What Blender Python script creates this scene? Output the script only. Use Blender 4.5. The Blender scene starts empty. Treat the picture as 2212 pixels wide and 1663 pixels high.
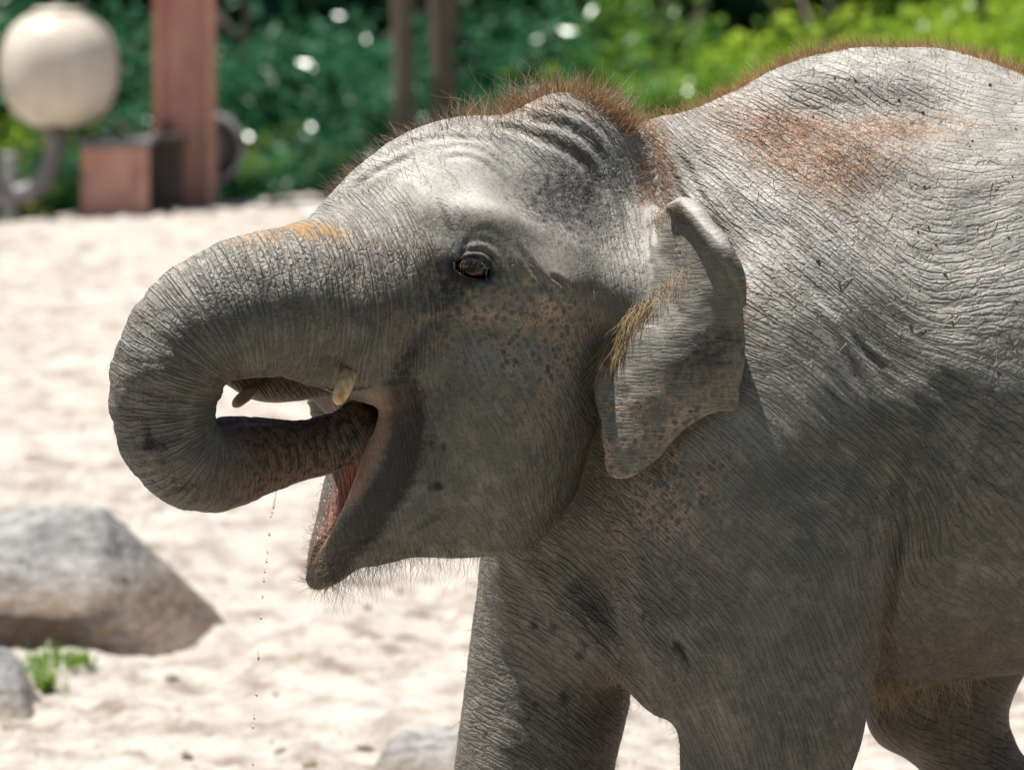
import bpy, math, random, time
import numpy as np
from mathutils import Vector

T0 = time.time()
random.seed(4)
RNG = np.random.default_rng(7)

# ------------------------------------------------------------------ camera, world, sun, exposure
D, PITCH, ZC = 10.0, math.radians(5.0), 1.25
CAMH = ZC + D * math.tan(PITCH)
HALF = 0.8 / (D / math.cos(PITCH))
IW, IH = 2212.0, 1663.0
scene = bpy.context.scene
col = scene.collection
cam_d = bpy.data.cameras.new('camera')
cam = bpy.data.objects.new('camera', cam_d)
col.objects.link(cam)
cam.location = (0, -D, CAMH)
cam.rotation_euler = (math.pi / 2 - PITCH, 0, 0)
cam_d.sensor_width = 36.0
cam_d.lens = 18.0 / HALF
cam_d.clip_start, cam_d.clip_end = 0.5, 3000
cam_d.dof.use_dof = True
cam_d.dof.focus_distance = 9.68
cam_d.dof.aperture_fstop = 7.4
cam_d.dof.aperture_blades = 0
scene.camera = cam

SUN = Vector((-0.28, 0.10, 0.95)).normalized()
world = bpy.data.worlds.new('World')
scene.world = world
world.use_nodes = True
wn = world.node_tree
wn.nodes.clear()
sky = wn.nodes.new('ShaderNodeTexSky')
sky.sky_type = 'NISHITA'
sky.sun_disc = False
sky.sun_elevation = math.asin(SUN.z)
sky.sun_rotation = math.atan2(SUN.x, SUN.y)
bg = wn.nodes.new('ShaderNodeBackground')
bg.inputs['Strength'].default_value = 0.05
wo = wn.nodes.new('ShaderNodeOutputWorld')
wn.links.new(sky.outputs[0], bg.inputs[0])
wn.links.new(bg.outputs[0], wo.inputs[0])
sun_d = bpy.data.lights.new('sun', 'SUN')
sun_d.energy = 5.0
sun_d.angle = math.radians(0.53)
sun_d.color = (1.0, 0.965, 0.91)
sun = bpy.data.objects.new('sun', sun_d)
col.objects.link(sun)
sun.rotation_euler = SUN.to_track_quat('Z', 'Y').to_euler()
vs = scene.view_settings
vs.view_transform = 'Standard'
vs.look = 'None'
vs.gamma = 1.0
vs.exposure = 0.66
scene.cycles.max_bounces = 5
scene.cycles.transparent_max_bounces = 8
scene.cycles.use_denoising = True
scene.cycles.use_adaptive_sampling = True
scene.cycles.adaptive_threshold = 0.02

# ------------------------------------------------------------------ pixel <-> place helpers
CS, SN = math.cos(PITCH), math.sin(PITCH)
def W(u, v, Y):
    a = (u - IW / 2) / (IW / 2) * HALF
    b = -(v - IH / 2) / (IW / 2) * HALF
    dy = CS + b * SN
    dz = -SN + b * CS
    t = (Y + D) / dy
    return (a * t, Y, CAMH + dz * t)
def Warr(u, v, Y):
    a = (u - IW / 2) / (IW / 2) * HALF
    b = -(v - IH / 2) / (IW / 2) * HALF
    t = (Y + D) / (CS + b * SN)
    return np.stack([a * t, Y + 0 * t, CAMH + (-SN + b * CS) * t], -1)
def project(x, y, z):
    dy, dz = y + D, z - CAMH
    f = dy * CS - dz * SN
    up = dy * SN + dz * CS
    return x / f / HALF * (IW / 2) + IW / 2, -up / f / HALF * (IW / 2) + IH / 2
PX = 1.6 / IW

# ------------------------------------------------------------------ numpy noise
def _hash(ix, iy, iz, seed):
    h = (ix * 374761393 + iy * 668265263 + iz * 1442695041 + seed * 974711) & 0xffffffff
    h = ((h ^ (h >> 13)) * 1274126177) & 0xffffffff
    h = ((h ^ (h >> 16)) * 2246822519) & 0xffffffff
    return ((h ^ (h >> 15)) & 0xffffff).astype(np.float32) / 0x7fffff - 1.0
def vnoise(x, y, z=None, seed=0):
    x = np.asarray(x, np.float64); y = np.asarray(y, np.float64)
    if z is None: z = np.zeros_like(x)
    xi, yi, zi = np.floor(x).astype(np.int64), np.floor(y).astype(np.int64), np.floor(z).astype(np.int64)
    fx, fy, fz = (x - xi), (y - yi), (z - zi)
    fx = fx * fx * fx * (fx * (fx * 6 - 15) + 10)
    fy = fy * fy * fy * (fy * (fy * 6 - 15) + 10)
    fz = fz * fz * fz * (fz * (fz * 6 - 15) + 10)
    r = 0
    for a in (0, 1):
        for b in (0, 1):
            for c in (0, 1):
                w = (fx if a else 1 - fx) * (fy if b else 1 - fy) * (fz if c else 1 - fz)
                r = r + w * _hash(xi + a, yi + b, zi + c, seed)
    return r
def fbm(x, y, z=None, seed=0, oct=4, gain=0.5):
    r, a, f = 0, 1.0, 1.0
    for o in range(oct):
        r = r + a * vnoise(x * f, y * f, None if z is None else z * f, seed + o * 17)
        a *= gain; f *= 2.03
    return r

# ------------------------------------------------------------------ object helpers
def mesh_obj(name, verts, faces, mat=None, parent=None, smooth=True, link=True):
    me = bpy.data.meshes.new(name)
    verts = np.asarray(verts, np.float32)
    if isinstance(faces, np.ndarray):
        n, k = faces.shape
        me.vertices.add(len(verts)); me.vertices.foreach_set('co', verts.ravel())
        me.loops.add(n * k); me.loops.foreach_set('vertex_index', faces.astype(np.int32).ravel())
        me.polygons.add(n)
        me.polygons.foreach_set('loop_start', np.arange(0, n * k, k, dtype=np.int32))
        me.update(calc_edges=True)
    else:
        me.from_pydata([tuple(map(float, v)) for v in verts], [], faces)
        me.update()
    me.polygons.foreach_set('use_smooth', np.full(len(me.polygons), smooth))
    if mat: me.materials.append(mat)
    o = bpy.data.objects.new(name, me)
    if link: col.objects.link(o)
    if parent: o.parent = parent
    return o
def tag(o, label=None, cat=None, group=None, kind=None):
    if label: o['label'] = label
    if cat: o['category'] = cat
    if group: o['group'] = group
    if kind: o['kind'] = kind
    return o
def empty(name, loc=(0, 0, 0)):
    o = bpy.data.objects.new(name, None)
    o.empty_display_size = 0.1
    o.location = loc
    col.objects.link(o)
    return o
def catmull(P, n=8, closed=True):
    P = np.asarray(P, np.float64)
    N = len(P)
    out = []
    t = np.linspace(0, 1, n, endpoint=False)[:, None]
    for i in range(N if closed else N - 1):
        if closed:
            p0, p1, p2, p3 = P[(i - 1) % N], P[i], P[(i + 1) % N], P[(i + 2) % N]
        else:
            p0, p1, p2, p3 = P[max(i - 1, 0)], P[i], P[i + 1], P[min(i + 2, N - 1)]
        out.append(0.5 * (2 * p1 + (p2 - p0) * t + (2 * p0 - 5 * p1 + 4 * p2 - p3) * t * t + (3 * p1 - p0 - 3 * p2 + p3) * t ** 3))
    if not closed: out.append(P[-1:])
    return np.concatenate(out)
def tube(points, radii, sides=8, cap=True, sy=1.0):
    """verts, faces of a swept tube"""
    P = np.asarray(points, float); n = len(P)
    R = np.broadcast_to(np.asarray(radii, float), (n,))
    T = np.gradient(P, axis=0)
    T /= np.linalg.norm(T, axis=1, keepdims=True) + 1e-12
    ref = np.array([0, 0, 1.0]) if abs(T[0][2]) < 0.9 else np.array([1.0, 0, 0])
    V = []
    nrm = np.cross(T[0], ref); nrm /= np.linalg.norm(nrm)
    for i in range(n):
        nrm = nrm - T[i] * np.dot(nrm, T[i]); nrm /= np.linalg.norm(nrm) + 1e-12
        b = np.cross(T[i], nrm)
        for k in range(sides):
            a = 2 * math.pi * k / sides
            V.append(P[i] + R[i] * (math.cos(a) * nrm + sy * math.sin(a) * b))
    F = []
    for i in range(n - 1):
        for k in range(sides):
            k2 = (k + 1) % sides
            F.append((i * sides + k, i * sides + k2, (i + 1) * sides + k2, (i + 1) * sides + k))
    if cap:
        F.append(tuple(range(sides))[::-1]); F.append(tuple((n - 1) * sides + k for k in range(sides)))
    return V, F

# ------------------------------------------------------------------ material helpers
class NT:
    def __init__(s, name):
        s.m = bpy.data.materials.new(name); s.m.use_nodes = True
        s.t = s.m.node_tree; s.t.nodes.clear()
        s.out = s.t.nodes.new('ShaderNodeOutputMaterial')
    def n(s, kind, **kw):
        nd = s.t.nodes.new('ShaderNode' + kind)
        for k, v in kw.items():
            if k.startswith('_'):
                setattr(nd, k[1:], v)
            else:
                key = int(k[1:]) if k[0] == 'i' and k[1:].isdigit() else k.replace('__', ' ')
                s.set(nd.inputs[key], v)
        return nd
    def set(s, inp, v):
        if isinstance(v, bpy.types.NodeSocket): s.t.links.new(v, inp)
        elif isinstance(v, bpy.types.Node): s.t.links.new(v.outputs[0], inp)
        else: inp.default_value = v
    def math(s, op, a, b=None, clamp=False):
        nd = s.t.nodes.new('ShaderNodeMath'); nd.operation = op; nd.use_clamp = clamp
        s.set(nd.inputs[0], a)
        if b is not None: s.set(nd.inputs[1], b)
        return nd.outputs[0]
    def vmul(s, a, b):
        nd = s.t.nodes.new('ShaderNodeVectorMath'); nd.operation = 'MULTIPLY'
        s.set(nd.inputs[0], a); s.set(nd.inputs[1], b)
        return nd.outputs[0]
    def vadd(s, a, b):
        nd = s.t.nodes.new('ShaderNodeVectorMath'); nd.operation = 'ADD'
        s.set(nd.inputs[0], a); s.set(nd.inputs[1], b)
        return nd.outputs[0]
    def mix(s, f, a, b, blend='MIX'):
        nd = s.t.nodes.new('ShaderNodeMix'); nd.data_type = 'RGBA'; nd.blend_type = blend
        s.set(nd.inputs[0], f); s.set(nd.inputs[6], a); s.set(nd.inputs[7], b)
        return nd.outputs[2]
    def ramp(s, f, stops):
        nd = s.t.nodes.new('ShaderNodeValToRGB')
        e = nd.color_ramp.elements
        while len(e) < len(stops): e.new(0.5)
        for el, (p, c) in zip(e, stops):
            el.position = p; el.color = c if len(c) == 4 else (*c, 1)
        s.set(nd.inputs[0], f)
        return nd.outputs[0]
    def mr(s, v, a, b, c, d):
        nd = s.t.nodes.new('ShaderNodeMapRange')
        for k, x in enumerate((v, a, b, c, d)): s.set(nd.inputs[k], x)
        return nd.outputs[0]
    def attr(s, name):
        return s.n('Attribute', _attribute_name=name)
    def noise(s, vec, scale, detail=3, rough=0.55, dist=0.0, typ=None):
        nd = s.n('TexNoise', Vector=vec, Scale=scale, Detail=detail, Roughness=rough, Distortion=dist)
        if typ: nd.noise_type = typ
        return nd.outputs[0]
    def done(s, shader, disp=None):
        s.t.links.new(shader if isinstance(shader, bpy.types.NodeSocket) else shader.outputs[0], s.out.inputs[0])
        return s.m
def C(r, g, b): return (r, g, b, 1)

# ------------------------------------------------------------------ ELEPHANT: implicit body on a rectilinear grid
RES = 0.0045
def axis(parts):
    out = []
    for a, b, h in parts:
        n = max(1, int(round((b - a) / h)))
        out.append(np.linspace(a, b, n, endpoint=False))
    out.append([parts[-1][1]])
    return np.concatenate(out)
GX = axis([(-0.70, 0.84, RES), (0.84, 1.55, RES * 3.5)])
GY = axis([(-0.66, -0.06, RES), (-0.06, 0.80, RES * 2)])
GZ = axis([(-0.04, 0.60, RES * 3.5), (0.60, 1.84, RES)])
NX, NY, NZ = len(GX), len(GY), len(GZ)
GU, GV = project(GX[:, None] + 0 * GZ[None], -0.15, GZ[None] + 0 * GX[:, None])   # picture coords of grid columns
BIG = np.float32(0.5)

def pip(px, pz, X, Z):
    """even-odd inside test of grid X(n),Z(m)"""
    ins = np.zeros((len(X), len(Z)), bool)
    x1, z1 = px, pz
    x2, z2 = np.roll(px, -1), np.roll(pz, -1)
    for a, b, c, d in zip(x1, z1, x2, z2):
        if b == d: continue
        m = ((b > Z) != (d > Z))
        if not m.any(): continue
        xc = (c - a) * (Z[m] - b) / (d - b) + a
        ins[:, m] ^= X[:, None] < xc[None]
    return ins
def soft_dist(poly, X, Z, nsub=6):
    """smooth signed inside-distance (positive inside) of a closed curve on X,Z"""
    c = catmull(poly, nsub)
    seg = np.linalg.norm(np.roll(c, -1, 0) - c, axis=1)
    pts, wts = [], []
    step = 0.006
    for p, q, l in zip(c, np.roll(c, -1, 0), seg):
        k = max(1, int(math.ceil(l / step)))
        t = (np.arange(k) + 0.5) / k
        pts.append(p + (q - p) * t[:, None]); wts.append(np.full(k, l / k))
    pts = np.concatenate(pts).astype(np.float32); wts = np.concatenate(wts).astype(np.float32)
    Xf, Zf = X.astype(np.float32), Z.astype(np.float32)
    acc = np.zeros((len(X), len(Z)), np.float32)
    dm = np.full((len(X), len(Z)), 1e9, np.float32)
    for (a, b), w in zip(pts, wts):
        r2 = (Xf - a)[:, None] ** 2 + (Zf - b)[None] ** 2 + np.float32(1e-7)
        np.minimum(dm, r2, out=dm)
        acc += w / (r2 * np.sqrt(r2))
    dm = np.sqrt(dm)
    phi = 1.0 / np.sqrt(0.5 * acc)
    w = np.clip((dm - 0.008) / 0.012, 0, 1)
    ins = pip(c[:, 0], c[:, 1], X, Z)
    near = (dm < 0.025)
    I, J = np.nonzero(near)
    de = np.full(len(I), 1e9)
    P = np.stack([X[I], Z[J]], -1)
    for p, q in zip(c, np.roll(c, -1, 0)):
        e = q - p
        t = np.clip(((P - p) @ e) / (e @ e + 1e-12), 0, 1)
        de = np.minimum(de, np.linalg.norm(P - p - t[:, None] * e, axis=1))
    dm[I, J] = de
    r = phi * w + dm * (1 - w)
    return np.where(ins, r, -dm).astype(np.float32)
def rng_idx(A, lo, hi):
    i0 = max(0, np.searchsorted(A, lo) - 1); i1 = min(len(A), np.searchsorted(A, hi) + 1)
    return slice(i0, i1)
def smin(a, b, k):
    h = np.clip(0.5 + 0.5 * (b - a) / k, 0, 1)
    return b * (1 - h) + a * h - k * h * (1 - h)
def new_field(): return np.full((NX, NY, NZ), BIG, np.float32)
def pxm(U, V, vals):
    """smooth (multiquadric) interpolation of scattered (u,v,value) hints on arrays U,V"""
    h = np.array(vals, float) / np.array([400.0, 400.0, 1.0])
    c2 = 0.15
    K = np.sqrt((h[:, None, 0] - h[None, :, 0]) ** 2 + (h[:, None, 1] - h[None, :, 1]) ** 2 + c2)
    mu = h[:, 2].mean()
    w = np.linalg.solve(K - 0.02 * np.eye(len(h)), h[:, 2] - mu)
    lo, hi = h[:, 2].min(), h[:, 2].max()
    r = mu
    for (u, v, _), ww in zip(h, w):
        r = r + ww * np.sqrt((U / 400.0 - u) ** 2 + (V / 400.0 - v) ** 2 + c2)
    m = 0.12 * (hi - lo)
    return np.clip(r, lo - m, hi + m)
def inflate(F, poly, yref, T, R, k, y0=None, sub=False, marg=0.05, nsub=6):
    """add a rounded slab whose side outline is poly (picture coords at depth yref)"""
    P = Warr(np.array([p[0] for p in poly], float), np.array([p[1] for p in poly], float), yref)[:, [0, 2]]
    Tm = T if np.isscalar(T) else None
    sx = rng_idx(GX, P[:, 0].min() - marg, P[:, 0].max() + marg)
    sz = rng_idx(GZ, P[:, 1].min() - marg, P[:, 1].max() + marg)
    X, Z = GX[sx], GZ[sz]
    U, V = GU[sx, sz], GV[sx, sz]
    phi = soft_dist(P, X, Z, nsub)
    Tm = np.float32(T) if np.isscalar(T) else T(U, V).astype(np.float32)
    Y0 = np.float32(yref if y0 is None else 0) + (0 if y0 is None else y0(U, V).astype(np.float32))
    Y0 = Y0 * np.ones_like(phi); Tm = Tm * np.ones_like(phi)
    Rm = R * PX
    s = np.minimum(phi / Rm, 1.0)
    g = np.where(s > 0, 1 - (1 - s) ** 2, 2 * s)
    gp = np.where(s > 0, 2 * (1 - s), 2.0) * Tm ** 2 / Rm
    sy = rng_idx(GY, (Y0 - Tm).min() - marg, (Y0 + Tm).max() + marg)
    dy = GY[sy].astype(np.float32)[None, :, None] - Y0[:, None, :]
    f = (dy ** 2 - (Tm ** 2 * g)[:, None, :]) / np.sqrt(4 * dy ** 2 + (gp ** 2)[:, None, :] + np.float32(1e-4) * (Tm ** 2)[:, None, :] * 4)
    f = np.clip(f, -0.5, 0.5)
    S = F[sx, sy, sz]
    if callable(k): k = np.maximum(k(U, V), 0.001).astype(np.float32)[:, None, :]
    if sub: F[sx, sy, sz] = -smin(-S, f, k)
    else: F[sx, sy, sz] = smin(S, f, k)
def chain(F, pts, k, sub=False, n=8, ysc=1.0, marg=0.05, closed=False):
    """swept round limb: pts (u, v, Y, radius_px)"""
    c = catmull(pts, n, closed)
    P = Warr(c[:, 0], c[:, 1], c[:, 2]); R = c[:, 3] * PX
    lo, hi = P.min(0) - R.max() - marg, P.max(0) + R.max() + marg
    sx, sy, sz = rng_idx(GX, lo[0], hi[0]), rng_idx(GY, lo[1], hi[1]), rng_idx(GZ, lo[2], hi[2])
    X, Y, Z = GX[sx].astype(np.float32), GY[sy].astype(np.float32), GZ[sz].astype(np.float32)
    f = np.full((len(X), len(Y), len(Z)), BIG, np.float32)
    for a, b, ra, rb in zip(P[:-1], P[1:], R[:-1], R[1:]):
        m = max(ra, rb) + marg
        qx = rng_idx(X, min(a[0], b[0]) - m, max(a[0], b[0]) + m)
        qy = rng_idx(Y, min(a[1], b[1]) - m * ysc, max(a[1], b[1]) + m * ysc)
        qz = rng_idx(Z, min(a[2], b[2]) - m, max(a[2], b[2]) + m)
        x, y, z = X[qx][:, None, None], Y[qy][None, :, None], Z[qz][None, None, :]
        e = b - a; L = e @ e + 1e-12
        t = np.clip(((x - a[0]) * e[0] + (y - a[1]) * e[1] + (z - a[2]) * e[2]) / L, 0, 1).astype(np.float32)
        d = np.sqrt((x - a[0] - t * e[0]) ** 2 + ((y - a[1] - t * e[1]) / ysc) ** 2 + (z - a[2] - t * e[2]) ** 2) - (ra + (rb - ra) * t)
        f[qx, qy, qz] = np.minimum(f[qx, qy, qz], d)
    S = F[sx, sy, sz]
    if sub: F[sx, sy, sz] = -smin(-S, f, k)
    else: F[sx, sy, sz] = smin(S, f, k)

# ---- layer B: torso, neck, legs
B = new_field()
torso = [(1130, 620), (1230, 420), (1310, 320), (1400, 272), (1460, 258), (1520, 228), (1600, 192), (1680, 153), (1760, 125), (1850, 111),
         (1950, 110), (2050, 118), (2130, 136), (2212, 164), (2380, 235), (2600, 330), (2780, 450), (2900, 650), (2930, 900), (2880, 1180),
         (2700, 1400), (2450, 1462), (2212, 1474), (2050, 1490), (1880, 1514), (1700, 1520), (1520, 1500), (1390, 1455), (1310, 1395),
         (1210, 1290), (1130, 1180), (1085, 1000), (1090, 800)]
def torso_T(U, V):
    return pxm(U, V, [(1100, 800, 0.19), (1350, 350, 0.12), (1400, 700, 0.26), (1250, 1150, .20), (1650, 300, .24), (1700, 800, .36), (1650, 1300, .33),
                      (2000, 220, .25), (2050, 480, .35), (2150, 850, .43), (2100, 1350, .37), (2700, 800, .42), (2800, 1300, .35)])
yaw = lambda U, V: 0.00 + np.clip((U - 1500) * PX * 0.22, -0.06, 0.4)
inflate(B, torso, 0.0, torso_T, 640, 0.05, y0=yaw)
near_leg = [(1560, 640), (1700, 620), (1830, 760), (1925, 980), (1932, 1090), (1918, 1220), (1903, 1360), (1888, 1480), (1868, 1575), (1838, 1663), (1815, 1800),
            (1805, 2000), (1815, 2250), (1850, 2430), (1855, 2570), (1460, 2570), (1465, 2430), (1490, 2250), (1492, 2000), (1484, 1800), (1474, 1663), (1466, 1590), (1440, 1530),
            (1395, 1460), (1350, 1380), (1330, 1250), (1340, 1000), (1420, 780)]
inflate(B, near_leg, -0.22, lambda U, V: pxm(U, V, [(1600, 700, .10), (1650, 1000, .155), (1640, 1300, .17), (1650, 1663, .155), (1650, 2200, .13), (1650, 2500, .145)]), 235,
        lambda U, V: pxm(U, V, [(1500, 700, .09), (1800, 700, .09), (1920, 900, .06), (1930, 1080, .02), (1910, 1250, .006), (1890, 1500, .004), (1400, 1000, .08), (1380, 1400, .05)]), marg=0.13)
far_leg = [(1100, 1120), (1044, 1195), (1030, 1300), (1008, 1450), (982, 1650), (975, 1800), (985, 2100), (960, 2350), (955, 2600), (1320, 2600), (1315, 2350),
           (1290, 2100), (1305, 1800), (1324, 1663), (1354, 1540), (1374, 1452), (1420, 1300), (1380, 1120), (1240, 1050)]
inflate(B, far_leg, 0.13, 0.15, 185, 0.05)
chain(B, [(1150, 1150, .0, 80), (1185, 1260, .02, 95), (1235, 1345, .0, 95), (1300, 1385, -.05, 85)], 0.07)
# chest fold that sweeps down from under the jaw to the near leg
chain(B, [(1150, 1130, -.05, 40), (1205, 1240, -.07, 48), (1275, 1330, -.10, 55), (1350, 1400, -.15, 60), (1430, 1480, -.20, 60)], 0.04)
hind_far = [(1930, 1250), (1885, 1440), (1873, 1545), (1900, 1604), (1962, 1642), (2020, 1700), (2080, 1810), (2120, 2000), (2110, 2300), (2085, 2620), (2430, 2620), (2410, 2350),
            (2400, 2000), (2360, 1810), (2280, 1705), (2214, 1640), (2190, 1595), (2177, 1545), (2200, 1470), (2300, 1250), (2150, 1150)]
inflate(B, hind_far, 0.26, 0.14, 170, 0.012)
hind_near = [(2560, 900), (2480, 1250), (2500, 1600), (2560, 1850), (2560, 2200), (2530, 2570), (2900, 2570), (2890, 2250), (2900, 1900), (2960, 1500), (2950, 1100), (2800, 850)]
inflate(B, hind_near, 0.08, 0.17, 210, 0.06)
print('body field', round(time.time() - T0, 1))

# ---- layer A: head, trunk, jaws
A = new_field()
skull = [(668, 470), (705, 428), (745, 388), (790, 349), (850, 303), (925, 268), (1000, 252), (1075, 248), (1140, 226), (1215, 214), (1285, 230), (1340, 276),
         (1385, 345), (1422, 425), (1470, 488), (1535, 560), (1565, 650), (1530, 765), (1430, 830), (1250, 870), (1100, 900), (950, 860), (860, 810), (790, 815), (720, 815), (660, 780), (625, 680), (625, 560)]
head_y = lambda U, V: -0.08 - np.clip((1250 - U) * PX * 0.36, -0.012, 0.24)
inflate(A, skull, -0.16, lambda U, V: pxm(U, V, [(680, 520, .13), (690, 700, .15), (900, 340, .115), (1050, 350, .145), (980, 520, .26), (1200, 290, .115), (1190, 540, .265), (1330, 400, .17), (1430, 560, .28), (1400, 700, .265), (1250, 800, .24), (850, 600, .19)]),
        330, 0.03, y0=head_y)
cheek = [(900, 640), (1050, 620), (1200, 660), (1300, 740), (1302, 830), (1288, 900), (1268, 985), (1243, 1062), (1204, 1128), (1155, 1176), (1100, 1193), (1000, 1200), (900, 1197),
         (850, 1204), (800, 1200), (790, 1140), (838, 1060), (880, 960), (890, 850), (870, 760)]
inflate(A, cheek, -0.20, lambda U, V: pxm(U, V, [(850, 1000, .11), (820, 1150, .09), (950, 900, .16), (1100, 800, .195), (1150, 1000, .185), (1230, 900, .18), (1000, 1150, .13)]), 200, 0.05,
        y0=lambda U, V: -0.17 - np.clip((1250 - U) * PX * 0.25, -0.05, 0.16))
trunk = [(960, 610, -.22, 190), (860, 628, -.25, 190), (770, 640, -.28, 180), (680, 648, -.31, 165), (600, 656, -.335, 150), (520, 670, -.35, 142), (442, 702, -.36, 126), (388, 755, -.365, 118),
         (358, 820, -.365, 112), (351, 880, -.36, 106), (362, 940, -.355, 100), (395, 990, -.345, 96), (450, 1010, -.33, 88), (510, 1000, -.31, 82), (570, 984, -.29, 74), (640, 974, -.27, 62), (700, 962, -.255, 54), (750, 940, -.245, 52), (776, 925, -.24, 48)]
TR = new_field()
chain(TR, trunk, 0.001, ysc=1.0)
# wet inner groove of the trunk tip
chain(TR, [(480, 912, -.33, 14), (540, 898, -.31, 20), (620, 902, -.285, 20), (690, 902, -.262, 22), (740, 872, -.25, 22)], 0.012, sub=True)
chain(TR, [(480, 925, -.305, 20), (560, 922, -.28, 16), (640, 926, -.255, 13), (700, 915, -.24, 14)], 0.012)
chain(TR, [(770, 905, -.205, 30), (790, 900, -.20, 24)], 0.03)
# upper lip / tusk sheath and the far lip hanging below the trunk base
chain(A, [(890, 715, -.31, 80), (825, 762, -.328, 74), (775, 794, -.33, 54), (728, 780, -.33, 48), (680, 772, -.33, 48)], 0.05)
chain(A, [(850, 700, -.06, 110), (740, 760, -.10, 80), (640, 800, -.14, 62), (565, 818, -.15, 46), (500, 806, -.19, 24)], 0.02)
chain(A, [(700, 842, -.07, 30), (750, 862, -.08, 50), (800, 900, -.09, 60), (860, 930, -.11, 70)], 0.02)
A = smin(A, TR, np.float32(0.03))
# the two lower lips
chain(A, [(925, 745, -.285, 26), (900, 800, -.305, 34), (882, 860, -.318, 42), (862, 950, -.315, 52), (829, 1050, -.29, 58), (782, 1140, -.25, 55), (720, 1217, -.20, 42), (684, 1252, -.16, 20)], 0.05)
chain(A, [(830, 900, -.03, 40), (770, 980, -.05, 44), (738, 1060, -.07, 42), (718, 1130, -.09, 38), (698, 1200, -.12, 34), (684, 1248, -.145, 20)], 0.012)
# floor of the mouth (behind the groove), then the mouth hollow itself
chain(A, [(930, 1000, -.18, 90), (870, 1080, -.18, 80), (815, 1150, -.17, 56), (750, 1200, -.165, 34), (700, 1245, -.155, 18)], 0.02)
chain(A, [(840, 858, -.21, 46), (772, 950, -.215, 38), (750, 1040, -.21, 31), (730, 1120, -.195, 24), (706, 1195, -.175, 14)], 0.010, sub=True)
chain(A, [(770, 870, -.22, 34), (840, 885, -.20, 40), (900, 890, -.17, 40)], 0.012, sub=True)
chain(A, [(775, 808, -.338, 34), (815, 818, -.345, 36), (855, 806, -.34, 40), (900, 770, -.32, 44)], 0.035)
A = np.minimum(A, smin(A, TR, np.float32(0.004)))
# eye opening
chain(A, [(986, 573, -.40, 3), (1008, 578, -.40, 8), (1032, 584, -.40, 11), (1052, 592, -.40, 4)], 0.004, sub=True, ysc=14)
print('head field', round(time.time() - T0, 1))

# ---- layer C: ears, laid just proud of head and neck
AB = np.minimum(A, B)
hit = (AB < 0)
first = np.where(hit.any(1), GY[hit.argmax(1)], 0.05)
def blur2(a, n):
    for _ in range(n):
        p = np.pad(a, 1, mode='edge')
        a = (p[:-2, 1:-1] + p[2:, 1:-1] + p[1:-1, :-2] + p[1:-1, 2:] + 2 * a) / 6
    return a
first_b = blur2(first, 160)
Cc = new_field()
ear = [(1440, 470), (1462, 445), (1490, 450), (1530, 495), (1568, 545), (1598, 605), (1608, 665), (1610, 730), (1606, 790), (1600, 840), (1594, 892), (1555, 896), (1508, 912), (1462, 950), (1412, 1000),
       (1372, 1030), (1338, 1041), (1313, 1026), (1304, 980), (1299, 925), (1288, 870), (1292, 815), (1315, 755), (1345, 690), (1390, 630), (1425, 560)]
EARH = [(1435, 470, -.19), (1430, 570, -.25), (1350, 690, -.285), (1315, 760, -.295), (1292, 860, -.332), (1304, 980, -.338), (1340, 1035, -.342), (1410, 760, -.352), (1450, 640, -.345), (1490, 470, -.34), (1500, 600, -.365),
        (1540, 510, -.378), (1600, 650, -.378), (1600, 770, -.372), (1600, 870, -.362), (1500, 900, -.362), (1550, 730, -.370), (1400, 950, -.352), (1450, 850, -.358)]
def ear_y(U, V): return pxm(U, V, EARH)
inflate(Cc, ear, -0.38, 0.0075, 11, 0.01, y0=ear_y, marg=0.03, nsub=5)
print('ear', round(time.time() - T0, 1))
ek = [(1450, 452), (1478, 446), (1505, 470), (1535, 508), (1568, 552), (1594, 605), (1605, 660)]
def ear_depth(u, v): return float(ear_y(np.array([float(u)]), np.array([float(v)]))[0])
chain(Cc, [(u, v, ear_depth(u, v) - 0.022, r) for (u, v), r in zip(ek, (13, 15, 16, 17, 18, 16, 9))], 0.010)
chain(Cc, [(u + 6, v - 4, ear_depth(u, v) - 0.006, r) for (u, v), r in zip(ek, (13, 15, 16, 16, 15, 12, 6))], 0.010)
chain(Cc, [(1432, 490, -.18, 26), (1450, 550, -.225, 40), (1425, 640, -.245, 42)], 0.03)
# far ear: a sliver shows between trunk and jaw
chain(Cc, [(1250, 600, .10, 60), (1150, 640, .16, 60), (1000, 680, .27, 50)], 0.02)
far_ear = [(1300, 460), (1100, 480), (900, 620), (740, 740), (668, 850), (664, 880), (690, 930), (800, 990), (950, 960), (1100, 850), (1250, 700)]
inflate(Cc, far_ear, 0.30, 0.010, 14, 0.01, y0=lambda U, V: 0.30 - 0.16 * np.clip((U - 950) / 300, 0, 1))
# ---- union of the layers
KAB = pxm(GU, GV, [(1400, 300, .05), (1300, 260, .04), (1430, 500, .03), (1300, 900, .004), (1200, 1100, .003), (1100, 1200, .003), (1000, 1200, .003), (1250, 1000, .003), (1320, 750, .01)]).astype(np.float32)
FF = smin(A, B, KAB[:, None, :])
KC = pxm(GU, GV, [(1440, 470, .035), (1430, 560, .035), (1350, 690, .022), (1300, 800, .006), (1520, 560, .006), (1600, 700, .004), (1600, 880, .004), (1340, 1030, .004), (1450, 850, .004)]).astype(np.float32)
FF = smin(FF, Cc, np.maximum(KC, .003)[:, None, :])
FF = np.maximum(FF, -GZ.astype(np.float32)[None, None, :] + 0.0)
print('union', round(time.time() - T0, 1))

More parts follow.
